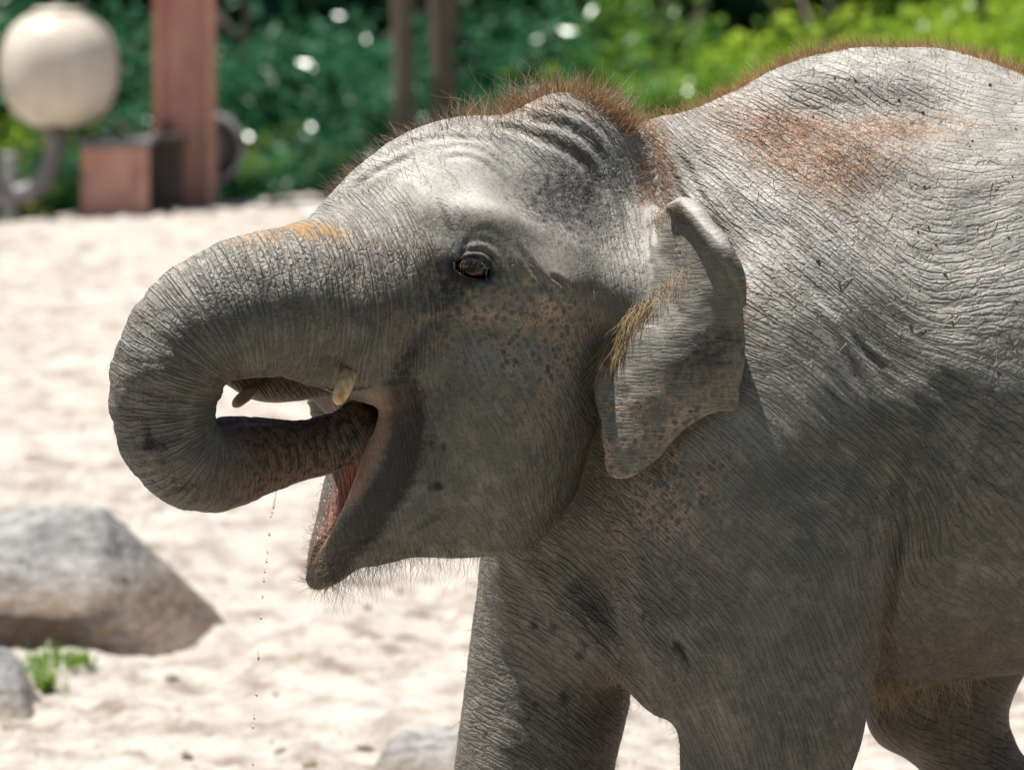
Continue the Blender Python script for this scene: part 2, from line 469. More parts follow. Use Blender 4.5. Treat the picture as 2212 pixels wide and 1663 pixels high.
# ---- surface nets
def surface_nets(F):
    s = F < 0
    cs = sum(s[i:NX - 1 + i, j:NY - 1 + j, k:NZ - 1 + k].astype(np.int8) for i in (0, 1) for j in (0, 1) for k in (0, 1))
    I, J, K = np.nonzero((cs > 0) & (cs < 8))
    idx = np.full((NX - 1, NY - 1, NZ - 1), -1, np.int32)
    idx[I, J, K] = np.arange(len(I))
    acc = np.zeros((len(I), 3)); cnt = np.zeros(len(I))
    cor = [(i, j, k) for i in (0, 1) for j in (0, 1) for k in (0, 1)]
    for a in cor:
        for ax in range(3):
            if a[ax]: continue
            b = list(a); b[ax] = 1
            fa = F[I + a[0], J + a[1], K + a[2]]; fb = F[I + b[0], J + b[1], K + b[2]]
            m = (fa < 0) != (fb < 0)
            t = np.where(m, fa / np.where(fa == fb, 1, fa - fb), 0)
            pa = np.stack([GX[I + a[0]], GY[J + a[1]], GZ[K + a[2]]], -1)
            pb = np.stack([GX[I + b[0]], GY[J + b[1]], GZ[K + b[2]]], -1)
            acc += np.where(m[:, None], pa + (pb - pa) * t[:, None], 0); cnt += m
    V = acc / np.maximum(cnt, 1)[:, None]
    faces = []
    for ax in range(3):
        o1, o2 = [(1, 2), (2, 0), (0, 1)][ax]
        sl0 = [slice(None)] * 3; sl1 = [slice(None)] * 3
        sl0[ax] = slice(0, -1); sl1[ax] = slice(1, None)
        a, b = s[tuple(sl0)], s[tuple(sl1)]
        e = np.nonzero(a != b)
        keep = np.ones(len(e[0]), bool)
        for o, n in ((o1, (NX, NY, NZ)[o1]), (o2, (NX, NY, NZ)[o2])):
            keep &= (e[o] > 0) & (e[o] < n - 1)
        e = [q[keep] for q in e]
        def at(d1, d2):
            q = [e[0].copy(), e[1].copy(), e[2].copy()]
            q[o1] = q[o1] - d1; q[o2] = q[o2] - d2
            return idx[q[0], q[1], q[2]]
        quad = np.stack([at(0, 0), at(1, 0), at(1, 1), at(0, 1)], -1)
        fl = a[e[0], e[1], e[2]]
        quad[~fl] = quad[~fl][:, ::-1]
        faces.append(quad)
    return V, np.concatenate(faces)
EV, EF = surface_nets(FF)
EF = EF[(EF >= 0).all(1)]
# keep only the largest connected piece
lab = np.arange(len(EV))
for _ in range(400):
    m = lab[EF].min(1)
    old = lab.copy()
    for k in range(4): np.minimum.at(lab, EF[:, k], m)
    lab = lab[lab]
    if (lab == old).all(): break
big = np.bincount(lab).argmax()
keep = lab == big
remap = np.cumsum(keep) - 1
EF = remap[EF[keep[EF[:, 0]]]]
EV = EV[keep]
print('nets', len(EV), len(EF), round(time.time() - T0, 1))
def vnormals(V, F):
    d1, d2 = V[F[:, 2]] - V[F[:, 0]], V[F[:, 3]] - V[F[:, 1]]
    fn = np.cross(d1, d2)
    N = np.zeros_like(V)
    for k in range(4):
        for c in range(3): N[:, c] += np.bincount(F[:, k], fn[:, c], len(V))
    return N / (np.linalg.norm(N, axis=1, keepdims=True) + 1e-12)
def lap_smooth(V, F, n, lam=0.5, w=None):
    e = np.concatenate([F[:, [0, 1]], F[:, [1, 2]], F[:, [2, 3]], F[:, [3, 0]]])
    deg = np.bincount(e[:, 0], minlength=len(V)) + np.bincount(e[:, 1], minlength=len(V))
    for it in range(n):
        l = lam if it % 2 == 0 else -lam * 0.98
        S = np.zeros_like(V)
        for c in range(3):
            S[:, c] = np.bincount(e[:, 0], V[e[:, 1], c], len(V)) + np.bincount(e[:, 1], V[e[:, 0], c], len(V))
        dV = S / deg[:, None] - V
        V = V + l * dV * (1 if w is None else w[:, None])
    return V
EV = lap_smooth(EV, EF, 10, 0.6)
EN = vnormals(EV, EF)
def trilin(Fd, P):
    out = []
    ii = []
    for ax, G in enumerate((GX, GY, GZ)):
        i = np.clip(np.searchsorted(G, P[:, ax]) - 1, 0, len(G) - 2)
        ii.append((i, np.clip((P[:, ax] - G[i]) / (G[i + 1] - G[i]), 0, 1)))
    r = 0
    for a in (0, 1):
        for b in (0, 1):
            for c in (0, 1):
                w = (ii[0][1] if a else 1 - ii[0][1]) * (ii[1][1] if b else 1 - ii[1][1]) * (ii[2][1] if c else 1 - ii[2][1])
                r = r + w * Fd[ii[0][0] + a, ii[1][0] + b, ii[2][0] + c]
    return r
fA, fB, fC, fT = trilin(A, EV), trilin(B, EV), trilin(Cc, EV), trilin(TR, EV)
isC = (fC < fA) & (fC < fB)
isA = (~isC) & (fA < fB)
isB = (~isC) & (~isA)
EU, EVV = project(EV[:, 0], EV[:, 1], EV[:, 2])
del A, B, Cc, TR, AB, hit

# ------------------------------------------------------------------ sculpting the skin: soft forms, folds, flow of the wrinkles
front = np.clip(-EN[:, 1] * 2.0 + 0.6, 0, 1) * (EV[:, 1] < 0.12)
def gauss(u, v, ru, rv, rot=0.0):
    c, s_ = math.cos(math.radians(rot)), math.sin(math.radians(rot))
    du, dv = EU - u, EVV - v
    a, b = (du * c + dv * s_) / ru, (-du * s_ + dv * c) / rv
    return np.exp(-0.5 * (a * a + b * b))
def polydist(poly):
    P = catmull([(p[0], p[1]) for p in poly], 6, closed=False)
    d = np.full(len(EU), 1e9); tt = np.zeros(len(EU))
    lo, hi = P.min(0) - 80, P.max(0) + 80
    m = (EU > lo[0]) & (EU < hi[0]) & (EVV > lo[1]) & (EVV < hi[1])
    Q = np.stack([EU[m], EVV[m]], -1)
    dm, tm = d[m], tt[m]
    n = len(P) - 1
    for i, (p, q) in enumerate(zip(P[:-1], P[1:])):
        e = q - p
        t = np.clip(((Q - p) @ e) / (e @ e + 1e-9), 0, 1)
        r = np.linalg.norm(Q - p - t[:, None] * e, axis=1)
        b = r < dm
        dm = np.where(b, r, dm); tm = np.where(b, (i + t) / n, tm)
    d[m] = dm; tt[m] = tm
    return d, tt
disp = np.zeros(len(EV))
bumps_A = [  # u, v, ru, rv, rot, metres
    (1030, 470, 95, 26, 12, .020), (1120, 545, 28, 90, -38, .014), (1005, 590, 56, 50, 0, -.012), (1165, 400, 65, 95, -30, -.024), (1260, 470, 80, 90, 0, -.010), (960, 365, 120, 50, -12, .010),
    (1260, 290, 60, 90, -40, .014), (900, 560, 40, 110, 0, .006), (950, 650, 34, 60, 0, -.008), (1080, 650, 60, 40, 30, .006), (1250, 600, 70, 90, 0, .008),
    (890, 765, 50, 40, -20, -.010), (795, 725, 62, 70, 15, .016), (1100, 880, 150, 110, 0, .010), (905, 930, 26, 100, 4, -.006), (1000, 720, 90, 26, 0, -.007),
    (730, 800, 26, 16, 30, -.010), (690, 790, 26, 22, 0, .006), (1330, 560, 40, 110, 10, -.010)]
for u, v, ru, rv, rot, amp in bumps_A: disp += isA * front * amp * gauss(u, v, ru, rv, rot)
bumps_B = [(1900, 245, 190, 40, 6, -.016), (1640, 330, 90, 60, 40, -.012), (2080, 330, 150, 70, 8, .014), (1800, 165, 200, 40, -3, .008), (1500, 420, 60, 200, -20, .008), (1700, 560, 110, 220, -35, .014),
           (1900, 760, 120, 70, 40, -.008), (1600, 930, 130, 180, 0, .010), (1940, 1080, 40, 110, 0, -.014), (2080, 1000, 120, 200, 0, .012), (1440, 1150, 60, 160, -25, -.004), (1560, 1300, 70, 160, 0, .006),
           (1830, 1250, 50, 200, 4, .008), (1750, 1600, 40, 140, 8, -.004)]
for u, v, ru, rv, rot, amp in bumps_B: disp += isB * front * amp * gauss(u, v, ru, rv, rot)
def fold(mask, poly, wid, amp, lip=0.5):
    """a crease with a small raised lip beside it"""
    global disp
    d, t = polydist(poly)
    e = np.clip(np.minimum(t, 1 - t) * 6, 0, 1)
    disp += mask * front * e * amp * (-np.exp(-0.5 * (d / wid) ** 2) + lip * np.exp(-0.5 * ((d - 2.2 * wid) / wid) ** 2))
HF = [([(925, 420), (955, 480), (972, 530), (985, 610), (1000, 660), (1012, 690)], 6, .005), ([(880, 712), (920, 704), (960, 694), (1010, 690), (1050, 694)], 9, .0022),
      ([(856, 806), (872, 775), (890, 740), (925, 706), (965, 694)], 13, .008), ([(1005, 690), (980, 650), (975, 620)], 5, .004), ([(1035, 690), (1010, 645), (995, 620)], 4, .004),
      ([(985, 560), (1005, 540), (1040, 538), (1068, 560), (1085, 600), (1092, 640)], 4.5, .0030), ([(990, 545), (1010, 525), (1045, 522), (1078, 545), (1098, 590), (1105, 640)], 5, .0026),
      ([(995, 530), (1020, 510), (1055, 510), (1090, 540), (1112, 600)], 5.5, .0016), ([(985, 572), (1010, 556), (1040, 556), (1060, 575), (1078, 610)], 3.5, .0034), ([(1184, 598), (1204, 606), (1220, 620)], 5, .004),
      ([(1112, 530), (1150, 590), (1200, 640), (1240, 690)], 6, .004), ([(1098, 560), (1130, 620), (1170, 660)], 5, .003),
      ([(935, 330), (1000, 322), (1060, 335), (1110, 360)], 6, .0018), ([(950, 356), (1005, 345), (1060, 362), (1096, 395), (1112, 420)], 6, .0026), ([(760, 420), (830, 370), (900, 345)], 6, .003),
      ([(820, 345), (900, 310), (980, 300), (1060, 305)], 6, .0024), ([(1050, 262), (1120, 275), (1200, 310), (1270, 360), (1320, 430)], 7, .004), ([(1120, 250), (1220, 280), (1300, 345), (1350, 430), (1370, 520)], 7, .004),
      ([(1180, 236), (1270, 270), (1340, 345), (1380, 440)], 6, .003), ([(800, 1190), (880, 1150), (960, 1100)], 6, .004), ([(770, 1170), (800, 1160), (840, 1130)], 5, .003),
      ([(690, 775), (720, 765), (745, 790), (740, 815)], 6, .006)]
for poly, wd, am in HF: fold(isA, poly, wd, am)
BF = [([(1935, 1030), (1945, 1120), (1925, 1240), (1908, 1380)], 9, .006), ([(1400, 300), (1440, 360), (1480, 450), (1500, 520)], 8, .004), ([(1430, 290), (1490, 380), (1540, 480), (1600, 580)], 8, .004),
      ([(1480, 300), (1550, 400), (1640, 520), (1740, 640)], 8, .0028), ([(1560, 380), (1650, 500), (1780, 660), (1900, 800), (1930, 900)], 8, .0020), ([(1640, 520), (1760, 680), (1860, 830), (1910, 960)], 9, .0018),
      ([(1160, 1190), (1210, 1290), (1290, 1370), (1360, 1440)], 8, .0012), ([(1230, 1230), (1290, 1310), (1380, 1420), (1430, 1500)], 9, .0012), ([(1330, 1160), (1400, 1300), (1440, 1400)], 8, .0015),
      ([(1480, 1290), (1440, 1380), (1420, 1460)], 8, .004), ([(1960, 1010), (2060, 1080), (2160, 1180)], 8, .004), ([(1980, 940), (2080, 1010), (2200, 1060)], 8, .004),
      ([(1700, 1480), (1690, 1560), (1685, 1663)], 6, .003), ([(1760, 1450), (1745, 1560), (1735, 1663)], 6, .003), ([(1810, 1380), (1795, 1520), (1780, 1640)], 6, .003)]
for poly, wd, am in BF: fold(isB, poly, wd, am)

# wrinkle flow: line direction hints -> potentials p (along) and q (across)
ST = 14.0
fu, fv = np.arange(0, 2300, ST), np.arange(0, 1760, ST)
FU, FV = np.meshgrid(fu, fv, indexing='ij')
def flow(hints):
    h = np.array(hints, float)
    num, den = 0, 0
    for u, v, a in h:
        w = 1.0 / (((FU - u) ** 2 + (FV - v) ** 2) / 1e4 + 0.08) ** 1.4
        num = num + w * math.radians(a); den = den + w
    th = num / den
    def integrate(gx, gy):
        n, m = gx.shape
        def div(a, b):
            r = np.zeros((n, m)); r[:-1] += a; r[1:] -= a; r[:, :-1] += b; r[:, 1:] -= b
            return -r
        ax, by = 0.5 * (gx[:-1] + gx[1:]), 0.5 * (gy[:, :-1] + gy[:, 1:])
        Aop = lambda x: div(x[1:] - x[:-1], x[:, 1:] - x[:, :-1])
        b = div(ax, by) * ST
        x = np.zeros((n, m)); r = b.copy(); d = r.copy(); rs = (r * r).sum()
        for _ in range(500):
            Ad = Aop(d); al = rs / ((d * Ad).sum() + 1e-12)
            x += al * d; r -= al * Ad; rn = (r * r).sum()
            if rn < 1e-4: break
            d = r + rn / rs * d; rs = rn
        return x
    return integrate(np.cos(th), np.sin(th)), integrate(-np.sin(th), np.cos(th))
def bil(M):
    a = np.clip(EU / ST, 0, len(fu) - 1.001); b = np.clip(EVV / ST, 0, len(fv) - 1.001)
    i, j = a.astype(int), b.astype(int); x, y = a - i, b - j
    return M[i, j] * (1 - x) * (1 - y) + M[i + 1, j] * x * (1 - y) + M[i, j + 1] * (1 - x) * y + M[i + 1, j + 1] * x * y
tc = catmull([t[:2] for t in trunk], 2, closed=False)
td = np.gradient(tc, axis=0)
hA = [(600, 660, 82), (520, 680, 75), (450, 720, 55), (700, 470, 30), (800, 470, 25), (640, 540, 55), (880, 470, 30), (900, 560, 80), (850, 700, 95), (800, 600, 75), (560, 540, 50), (450, 590, 60), (330, 660, 25),
       (900, 330, -12), (800, 390, -30), (950, 400, -2), (1100, 275, 12), (1240, 290, 35), (1330, 380, 60), (1375, 500, 85), (1100, 360, 30), (1200, 480, 60), (1340, 620, 100),
       (1050, 900, 40), (1150, 1020, 75), (1000, 1130, 5), (1200, 820, 60), (1240, 1000, 105), (1080, 720, 40), (880, 900, 95), (820, 1060, 115), (760, 1160, 130), (980, 640, 80), (1060, 640, 70)]
hB = [(1430, 330, 62), (1500, 480, 68), (1480, 620, 80), (1620, 350, 48), (1700, 600, 50), (1860, 720, 44), (1960, 860, 34), (2080, 640, -32), (2160, 520, -35), (2180, 860, 14), (2150, 1040, 35), (2000, 1000, 60),
      (1640, 800, 10), (1600, 950, 80), (1750, 900, 50), (1830, 1060, 50), (1820, 1280, 106), (1720, 1400, 104), (1700, 1580, 95), (1820, 1560, 98), (1500, 1250, 62), (1440, 1400, 70), (1560, 1500, 85), (1520, 1120, 80),
      (1960, 1160, 100), (2050, 1250, 10), (2120, 1330, 40), (2060, 1460, -6), (1300, 1180, 60), (1230, 1260, 50), (1340, 1360, 55), (1120, 1330, 14), (1080, 1560, 6), (1250, 1560, 20), (1180, 1450, 18),
      (1750, 190, -20), (1900, 190, 8), (2080, 200, 12), (1600, 250, -15), (2060, 1580, 25), (2100, 350, 0), (1850, 380, 30)]
PA_, QA_ = flow(hA); PB_, QB_ = flow(hB)
mB = isB | isC & False
fp = np.where(isA, bil(PA_), bil(PB_)) * PX
fq = np.where(isA, bil(QA_), bil(QB_)) * PX
fp = np.where(isC, EU * PX, fp); fq = np.where(isC, EVV * PX, fq)
dd = EV[:, 1] + np.where(isA, 3.0, np.where(isC, 7.0, 0.0))
# trunk coordinates: distance along the trunk and off its centre line
tk = catmull([(t[0], t[1], t[2]) for t in trunk], 6, closed=False)
TP = Warr(tk[:, 0], tk[:, 1], tk[:, 2]); TS = np.concatenate([[0], np.cumsum(np.linalg.norm(np.diff(TP, axis=0), axis=1))])
ring = np.exp(-0.5 * (np.clip(fT, 0, 1) / 0.022) ** 2) * isA
tmk = ring > 0.001
Q = EV[tmk]; best = np.full(len(Q), 1e9); bs = np.zeros(len(Q)); bl = np.zeros(len(Q))
for a, b, sa in zip(TP[:-1], TP[1:], TS[:-1]):
    e = b - a; L = np.linalg.norm(e)
    t = np.clip(((Q - a) @ e) / L ** 2, -0.2, 1.2)
    r = Q - a - t[:, None] * e
    rr = np.linalg.norm(r, axis=1) + 3 * np.maximum(0, np.abs(t - 0.5) - 0.5) * L
    m = rr < best
    best[m] = rr[m]; bs[m] = (sa + t * L)[m]; bl[m] = (r[:, 0] * -e[2] / L + r[:, 2] * e[0] / L)[m]
tS = np.zeros(len(EV)); tL = np.zeros(len(EV))
tS[tmk] = bs; tL[tmk] = bl
tip = np.clip((tS - (TS[-1] - 0.30)) / 0.12, 0, 1) * ring      # end of the trunk, towards the mouth
ring = ring * np.clip((tS - 0.02) / 0.06, 0, 1)
def hintmap(hints): return np.clip(pxm(EU, EVV, hints), 0, 1.3)
ampA = hintmap([(400, 700, 1), (600, 600, 1), (800, 550, 1), (300, 900, .9), (450, 1020, .8), (700, 960, .5), (900, 560, .9), (850, 720, .9), (800, 430, .6), (920, 380, .25), (1050, 290, .5), (1280, 320, .8), (1370, 480, .6),
                (1150, 440, .10), (1230, 560, .18), (1040, 450, .10), (1020, 620, .5), (1100, 750, .3), (1000, 950, .36), (1180, 950, .5), (1230, 1050, .6), (900, 1150, .45), (860, 950, .3), (760, 1170, .4), (640, 820, .4), (760, 770, .6)])
ampB = hintmap([(1450, 350, 1), (1600, 500, 1), (1800, 700, .95), (1950, 850, .9), (2150, 700, .8), (2100, 350, .35), (1900, 200, .9), (1600, 800, .75), (1550, 1000, .45), (1750, 1050, .6), (1950, 1050, 1.1), (2100, 1150, .9),
                (2060, 1400, .6), (1800, 1400, .9), (1600, 1350, .5), (1430, 1350, 1.3), (1290, 1260, 1.2), (1100, 1450, 1), (1700, 1600, .8), (1450, 1080, .5), (2050, 1600, 1)])
wamp = np.where(isA, ampA, np.where(isC, 0.22, ampB * .85))
# medium folds pushed into the mesh itself, following the flow
n1 = vnoise(fp * 9, fq * 62, dd * 10, 3)
n2 = vnoise(fp * 20, fq * 115, dd * 20, 5)
rid = lambda n: 1 - np.abs(n) * 2.0
body_w = 1.0 * np.abs(n1) + 0.7 * np.abs(n2)
wob = 0.006 * vnoise(tL * 12, tS * 9, EV[:, 1] * 12, 77)
n3 = vnoise(tL * 9, (tS + wob) * 85, EV[:, 1] * 9, 9); n4 = vnoise(tL * 11, (tS + wob) * 48, EV[:, 1] * 11, 19)
trunk_w = 1.1 * np.abs(n3) + 1.2 * np.abs(n4)
vis = np.clip((EV[:, 2] - 0.45) / 0.15, 0, 1) * np.clip((1.0 - EV[:, 0]) / 0.15, 0, 1)
disp += wamp * vis * np.where(isC, 0, (ring * trunk_w * 0.0034 + (1 - ring) * body_w * 0.0018 * np.where(isA, .7, 1)))
disp += 0.0035 * fbm(EV[:, 0] * 9, EV[:, 1] * 9, EV[:, 2] * 9, 31, 2) * (~isC)
disp += isC * 0.003 * fbm(EV[:, 0] * 18, EV[:, 2] * 18, None, 41, 3)
# flow coordinates switch between layers: keep the skin plain along those seams
tsw = (ring > 0.3) & (tS > 0.035)
lay = np.where(isC, 2, np.where(isB, 1, np.where(tsw, 3, 0)))
fm = lay[EF]
seam = np.zeros(len(EV), bool)
bf = (fm != fm[:, :1]).any(1)
seam[EF[bf].ravel()] = True
seam0 = seam.copy()
for _ in range(2):
    h_ = seam[EF].any(1); seam[EF[h_].ravel()] = True
seamw = np.where(seam0, 0.0, np.where(seam, 0.6, 1.0))
wamp = wamp * np.where(lay == 3, np.maximum(seamw, .0), seamw)
EV0 = EV.copy()
EV = EV + EN * disp[:, None]
EV[:, 2] = np.maximum(EV[:, 2], 0.0)
# which skin is the outermost one on the near side (8 px bins)
bu, bv = np.clip((EU / 8).astype(int), 0, 399), np.clip((EVV / 8).astype(int), 0, 399)
zb_ = np.full((400, 400), 9.0); np.minimum.at(zb_, (bu, bv), EV[:, 1])
outer = EV[:, 1] < zb_[bu, bv] + 0.014
EN = vnormals(EV, EF)
print('sculpt', round(time.time() - T0, 1))

# ------------------------------------------------------------------ skin markings (pigment, dirt, wet spots, painted light and shade) as vertex masks
def gm(l): 
    r = 0
    for u, v, ru, rv, rot, a in l: r = r + a * gauss(u, v, ru, rv, rot)
    return np.clip(r, 0, 1)
nearf = (EV0[:, 1] < 0.05)
freck = np.where(isA, gm([(1090, 730, 110, 60, 20, .9), (1190, 640, 60, 50, 40, .7), (1180, 800, 90, 120, 0, .5), (900, 560, 90, 130, 0, .35), (700, 560, 120, 70, 0, .35), (1120, 480, 50, 60, 0, .4), (620, 835, 90, 30, 0, .4)]),
         np.where(isC, gm([(1350, 980, 60, 60, 0, 1.0), (1420, 930, 70, 50, -30, .8), (1520, 860, 90, 40, -20, .6), (1310, 900, 30, 80, 0, .4)]),
                  gm([(1480, 1040, 90, 110, 0, .75), (1400, 1100, 80, 80, 0, .5)]))) * nearf
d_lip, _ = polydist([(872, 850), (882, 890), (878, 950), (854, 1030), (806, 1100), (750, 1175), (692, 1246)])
dark = np.where(isA, np.clip(np.clip(np.exp(-0.5 * (d_lip / 31) ** 2) * 1.4, 0, 1) + gm([(1190, 410, 80, 60, -20, .58), (1285, 460, 80, 100, 0, .48), (1020, 578, 62, 42, 10, .6), (1020, 582, 40, 20, 14, .9), (980, 660, 30, 60, -15, .45), (890, 770, 46, 20, -35, .55), (940, 650, 40, 40, 0, .3),  # temple: dark speckled skin, deepened to paint in the shade of the hollow
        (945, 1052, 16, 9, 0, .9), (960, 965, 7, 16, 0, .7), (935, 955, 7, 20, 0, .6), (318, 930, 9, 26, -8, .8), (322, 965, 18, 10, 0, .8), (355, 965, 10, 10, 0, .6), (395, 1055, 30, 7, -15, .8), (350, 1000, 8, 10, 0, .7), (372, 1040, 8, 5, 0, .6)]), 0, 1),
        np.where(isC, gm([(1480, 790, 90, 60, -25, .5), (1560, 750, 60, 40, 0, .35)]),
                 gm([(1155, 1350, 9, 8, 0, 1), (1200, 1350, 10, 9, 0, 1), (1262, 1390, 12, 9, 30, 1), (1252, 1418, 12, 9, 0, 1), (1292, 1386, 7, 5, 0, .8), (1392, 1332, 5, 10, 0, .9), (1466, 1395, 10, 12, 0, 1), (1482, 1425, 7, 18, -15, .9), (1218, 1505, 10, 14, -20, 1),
                     (1157, 1520, 10, 7, 0, .9), (1140, 1550, 7, 10, 0, .8), (1185, 1610, 6, 8, 0, .8), (1216, 1612, 5, 7, 0, .8), (1090, 1455, 5, 8, 0, .8), (1050, 1585, 8, 8, 0, .8), (1520, 1090, 20, 18, 0, .5), (1440, 1100, 30, 30, 0, .2), (1900, 250, 110, 22, 5, .35)])))  # long last patch paints shade into the hollow of the back
brown = np.clip(tip * 1.1 + isA * gm([(590, 838, 80, 22, 4, .9), (880, 860, 16, 70, 5, .25)]) + isB * np.clip((1540 - 2 * np.abs(EVV - 1600) + 0) / 3000, 0, 0) + isB * gm([(1320, 1560, 40, 120, 0, .6), (2060, 1600, 140, 60, 0, .5)])  # brown on the far legs puts their shade into the colour
                + isB * gm([(2080, 1420, 140, 60, 0, .5), (1900, 1420, 25, 120, 0, .5)]), 0, 1)
d_m, _ = polydist([(812, 835), (800, 900), (790, 960), (762, 1040), (742, 1110), (722, 1175), (705, 1215)])
pink = isA * np.exp(-0.5 * (d_m / 20) ** 2) * (EV0[:, 1] > -0.325) * (1 - np.clip(ring * 2, 0, 1))
lipy = np.interp(EVV, [850, 950, 1050, 1140, 1215, 1252], [-.325, -.315, -.29, -.25, -.20, -.16]) - 0.010
pink = np.clip(pink * 1.3, 0, 1) * np.clip((EV0[:, 1] - lipy) / 0.02, 0, 1) * np.clip((EVV - 838) / 12, 0, 1)
ochre = np.where(isA, gm([(650, 495, 50, 12, 12, .9), (560, 520, 50, 10, -8, .7), (380, 575, 22, 7, -25, .8), (720, 505, 26, 10, 20, .7)]), 0) * (EN[:, 2] > 0.25)
rust = np.where(isB, gm([(1700, 290, 90, 45, 25, .7), (1850, 330, 130, 50, 10, .6), (1780, 390, 90, 40, 35, .6), (1420, 330, 22, 90, -15, .7), (1950, 270, 120, 30, 0, .6), (1600, 300, 90, 40, 20, .35)]),
        np.where(isA, gm([(1120, 232, 140, 16, 0, .5), (1400, 400, 25, 80, -8, .35)]), 0))
# sunlight put into the colour: skin that faces up is painted paler
sunlit_top = np.clip((EN[:, 2] - 0.12) / 0.55, 0, 1) * np.where(isA & (ring > .3), .55, .85) * (EVV < 1000) * (1 - .85 * gauss(1040, 570, 75, 60)) * (1 - .7 * gauss(1265, 455, 105, 120)) * (1 - .7 * gauss(1190, 610, 60, 30, 35)) * np.where(isC, np.where(EN[:, 2] > .6, .8, .2), 1)
d_i, _ = polydist([(808, 842), (818, 900), (810, 960), (790, 1030), (768, 1090)])
pink = np.clip(pink + isA * (EV0[:, 1] > -.20) * np.clip((EU - 705) / 50, 0, 1) * .75 * (EU < 830) * np.clip((EVV - 836) / 10, 0, 1) * (EVV < 930), 0, 1)
wet = np.clip(tip * np.clip((910 - EVV + 0.12 * np.abs(EU - 640)) / 14 + .6, 0, 1) + pink + isA * gm([(690, 1150, 30, 90, 8, .8)]), 0, 1)

# ------------------------------------------------------------------ skin material
s = NT('elephant_skin')
wrn = s.n('SeparateXYZ', Vector=s.attr('wr').outputs['Vector'])
mk1 = s.n('SeparateXYZ', Vector=s.attr('mk1').outputs['Vector'])
mk2 = s.n('SeparateXYZ', Vector=s.attr('mk2').outputs['Vector'])
amp, rng_, rst = wrn.outputs[0], wrn.outputs[1], wrn.outputs[2]
frk, drk, brw = mk1.outputs
pnk, och, wt = mk2.outputs
fl = s.attr('flow').outputs['Vector']
pos = s.n('TexCoord').outputs['Object']
jit = s.n('TexNoise', Vector=pos, Scale=38, Detail=2).outputs['Color']
jitc = s.vmul(s.vadd(jit, (-.5, -.5, -.5)), (.014, .014, .014))
fl2 = s.vadd(fl, s.vmul(s.vadd(jit, (-.5, -.5, -.5)), (.35, .6, .35)))
def crack(vec, w0):
    n = s.n('TexVoronoi', Vector=vec, Scale=1.0)
    n.feature = 'DISTANCE_TO_EDGE'
    return s.mr(n.outputs[0], 0.0, w0, 0.0, 1.0)
# long creases and a finer net between them, both following the flow
c1 = crack(fl2, 0.19)
c2 = crack(s.vadd(s.vmul(fl2, (7.5, 1.35, 4.5)), (3.1, 1.7, 0.4)), 0.24)
hm = s.math('ADD', s.math('MULTIPLY', c1, 0.72), s.math('MULTIPLY', c2, 0.38))
hw = s.math('MULTIPLY', hm, amp)
fine = s.noise(pos, 520, 2)
mid = s.noise(pos, 60, 4, 0.6)
H = s.math('ADD', hw, s.math('ADD', s.math('MULTIPLY', fine, 0.10), s.math('MULTIPLY', mid, 0.25)))
bump = s.n('Bump', Height=H, Strength=1.0, Distance=0.0033)
# colour: grey skin with dust on the ridges, old dirt in the creases, pale freckled patches, sunlight painted on the tops
big = s.noise(pos, 5.5, 5, 0.6)
big2 = s.noise(s.vadd(pos, (4, 2, 1)), 16, 4, 0.6)
base = s.mix(big, C(.088, .083, .066), C(.145, .136, .112))
base = s.mix(s.math('MULTIPLY', s.mr(big2, .45, .7, 0, 1), .45), base, C(.262, .225, .180))
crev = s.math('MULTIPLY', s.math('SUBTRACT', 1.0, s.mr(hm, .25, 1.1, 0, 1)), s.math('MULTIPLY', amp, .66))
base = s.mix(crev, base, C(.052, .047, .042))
dust = s.math('MULTIPLY', s.mr(s.noise(pos, 26, 5, .65), .48, .72, 0, 1), .35)
base = s.mix(dust, base, C(.33, .295, .245))
toplit = s.n('SeparateXYZ', Vector=s.attr('mk3').outputs['Vector']).outputs[0]
base = s.mix(s.math('MULTIPLY', toplit, s.mr(big2, .3, .6, .45, 1)), base, s.mix(s.math('MULTIPLY', crev, .8), C(.56, .53, .48), C(.17, .15, .125)))  # painted sunlight: upward-facing skin mixed towards a paler tone
spn = s.n('TexVoronoi', Vector=s.vadd(pos, s.vmul(jitc, (.5, .5, .5))), Scale=78)
spn2 = s.n('TexVoronoi', Vector=s.vadd(pos, s.vmul(jitc, (.4, .4, .4))), Scale=150)
spot = s.math('MAXIMUM', s.mr(spn.outputs[0], .30, .46, 1, 0), s.math('MULTIPLY', s.mr(spn2.outputs[0], .28, .42, 1, 0), .8))
skinp = s.mix(s.mr(big2, .35, .65, 0, 1), C(.36, .245, .165), C(.30, .215, .150))
frm = s.math('MULTIPLY', frk, s.mr(s.noise(pos, 24, 5, .75), .40, .58, .05, 1), True)
base = s.mix(frm, base, s.mix(spot, skinp, C(.085, .088, .088)))
pit = s.math('MULTIPLY', s.mr(s.noise(pos, 210, 2, .5), .60, .66, 0, 1), .5)
base = s.mix(s.math('MULTIPLY', pit, s.math('SUBTRACT', 1.0, frk)), base, C(.045, .043, .042))
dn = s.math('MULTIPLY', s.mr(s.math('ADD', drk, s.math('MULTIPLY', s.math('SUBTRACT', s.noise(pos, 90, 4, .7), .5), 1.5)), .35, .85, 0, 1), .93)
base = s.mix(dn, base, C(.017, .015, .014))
tipc = s.mix(s.mr(s.noise(s.vmul(pos, (110, 110, 60)), 1.0, 4, .7), .46, .58, 0, 1), C(.145, .080, .048), C(.030, .024, .021))
base = s.mix(brw, base, tipc)
pkc = s.mix(s.noise(pos, 45, 3), C(.62, .29, .25), C(.46, .21, .165))
lb_ = s.n('SeparateXYZ', Vector=s.attr('mk3').outputs['Vector']).outputs[1]
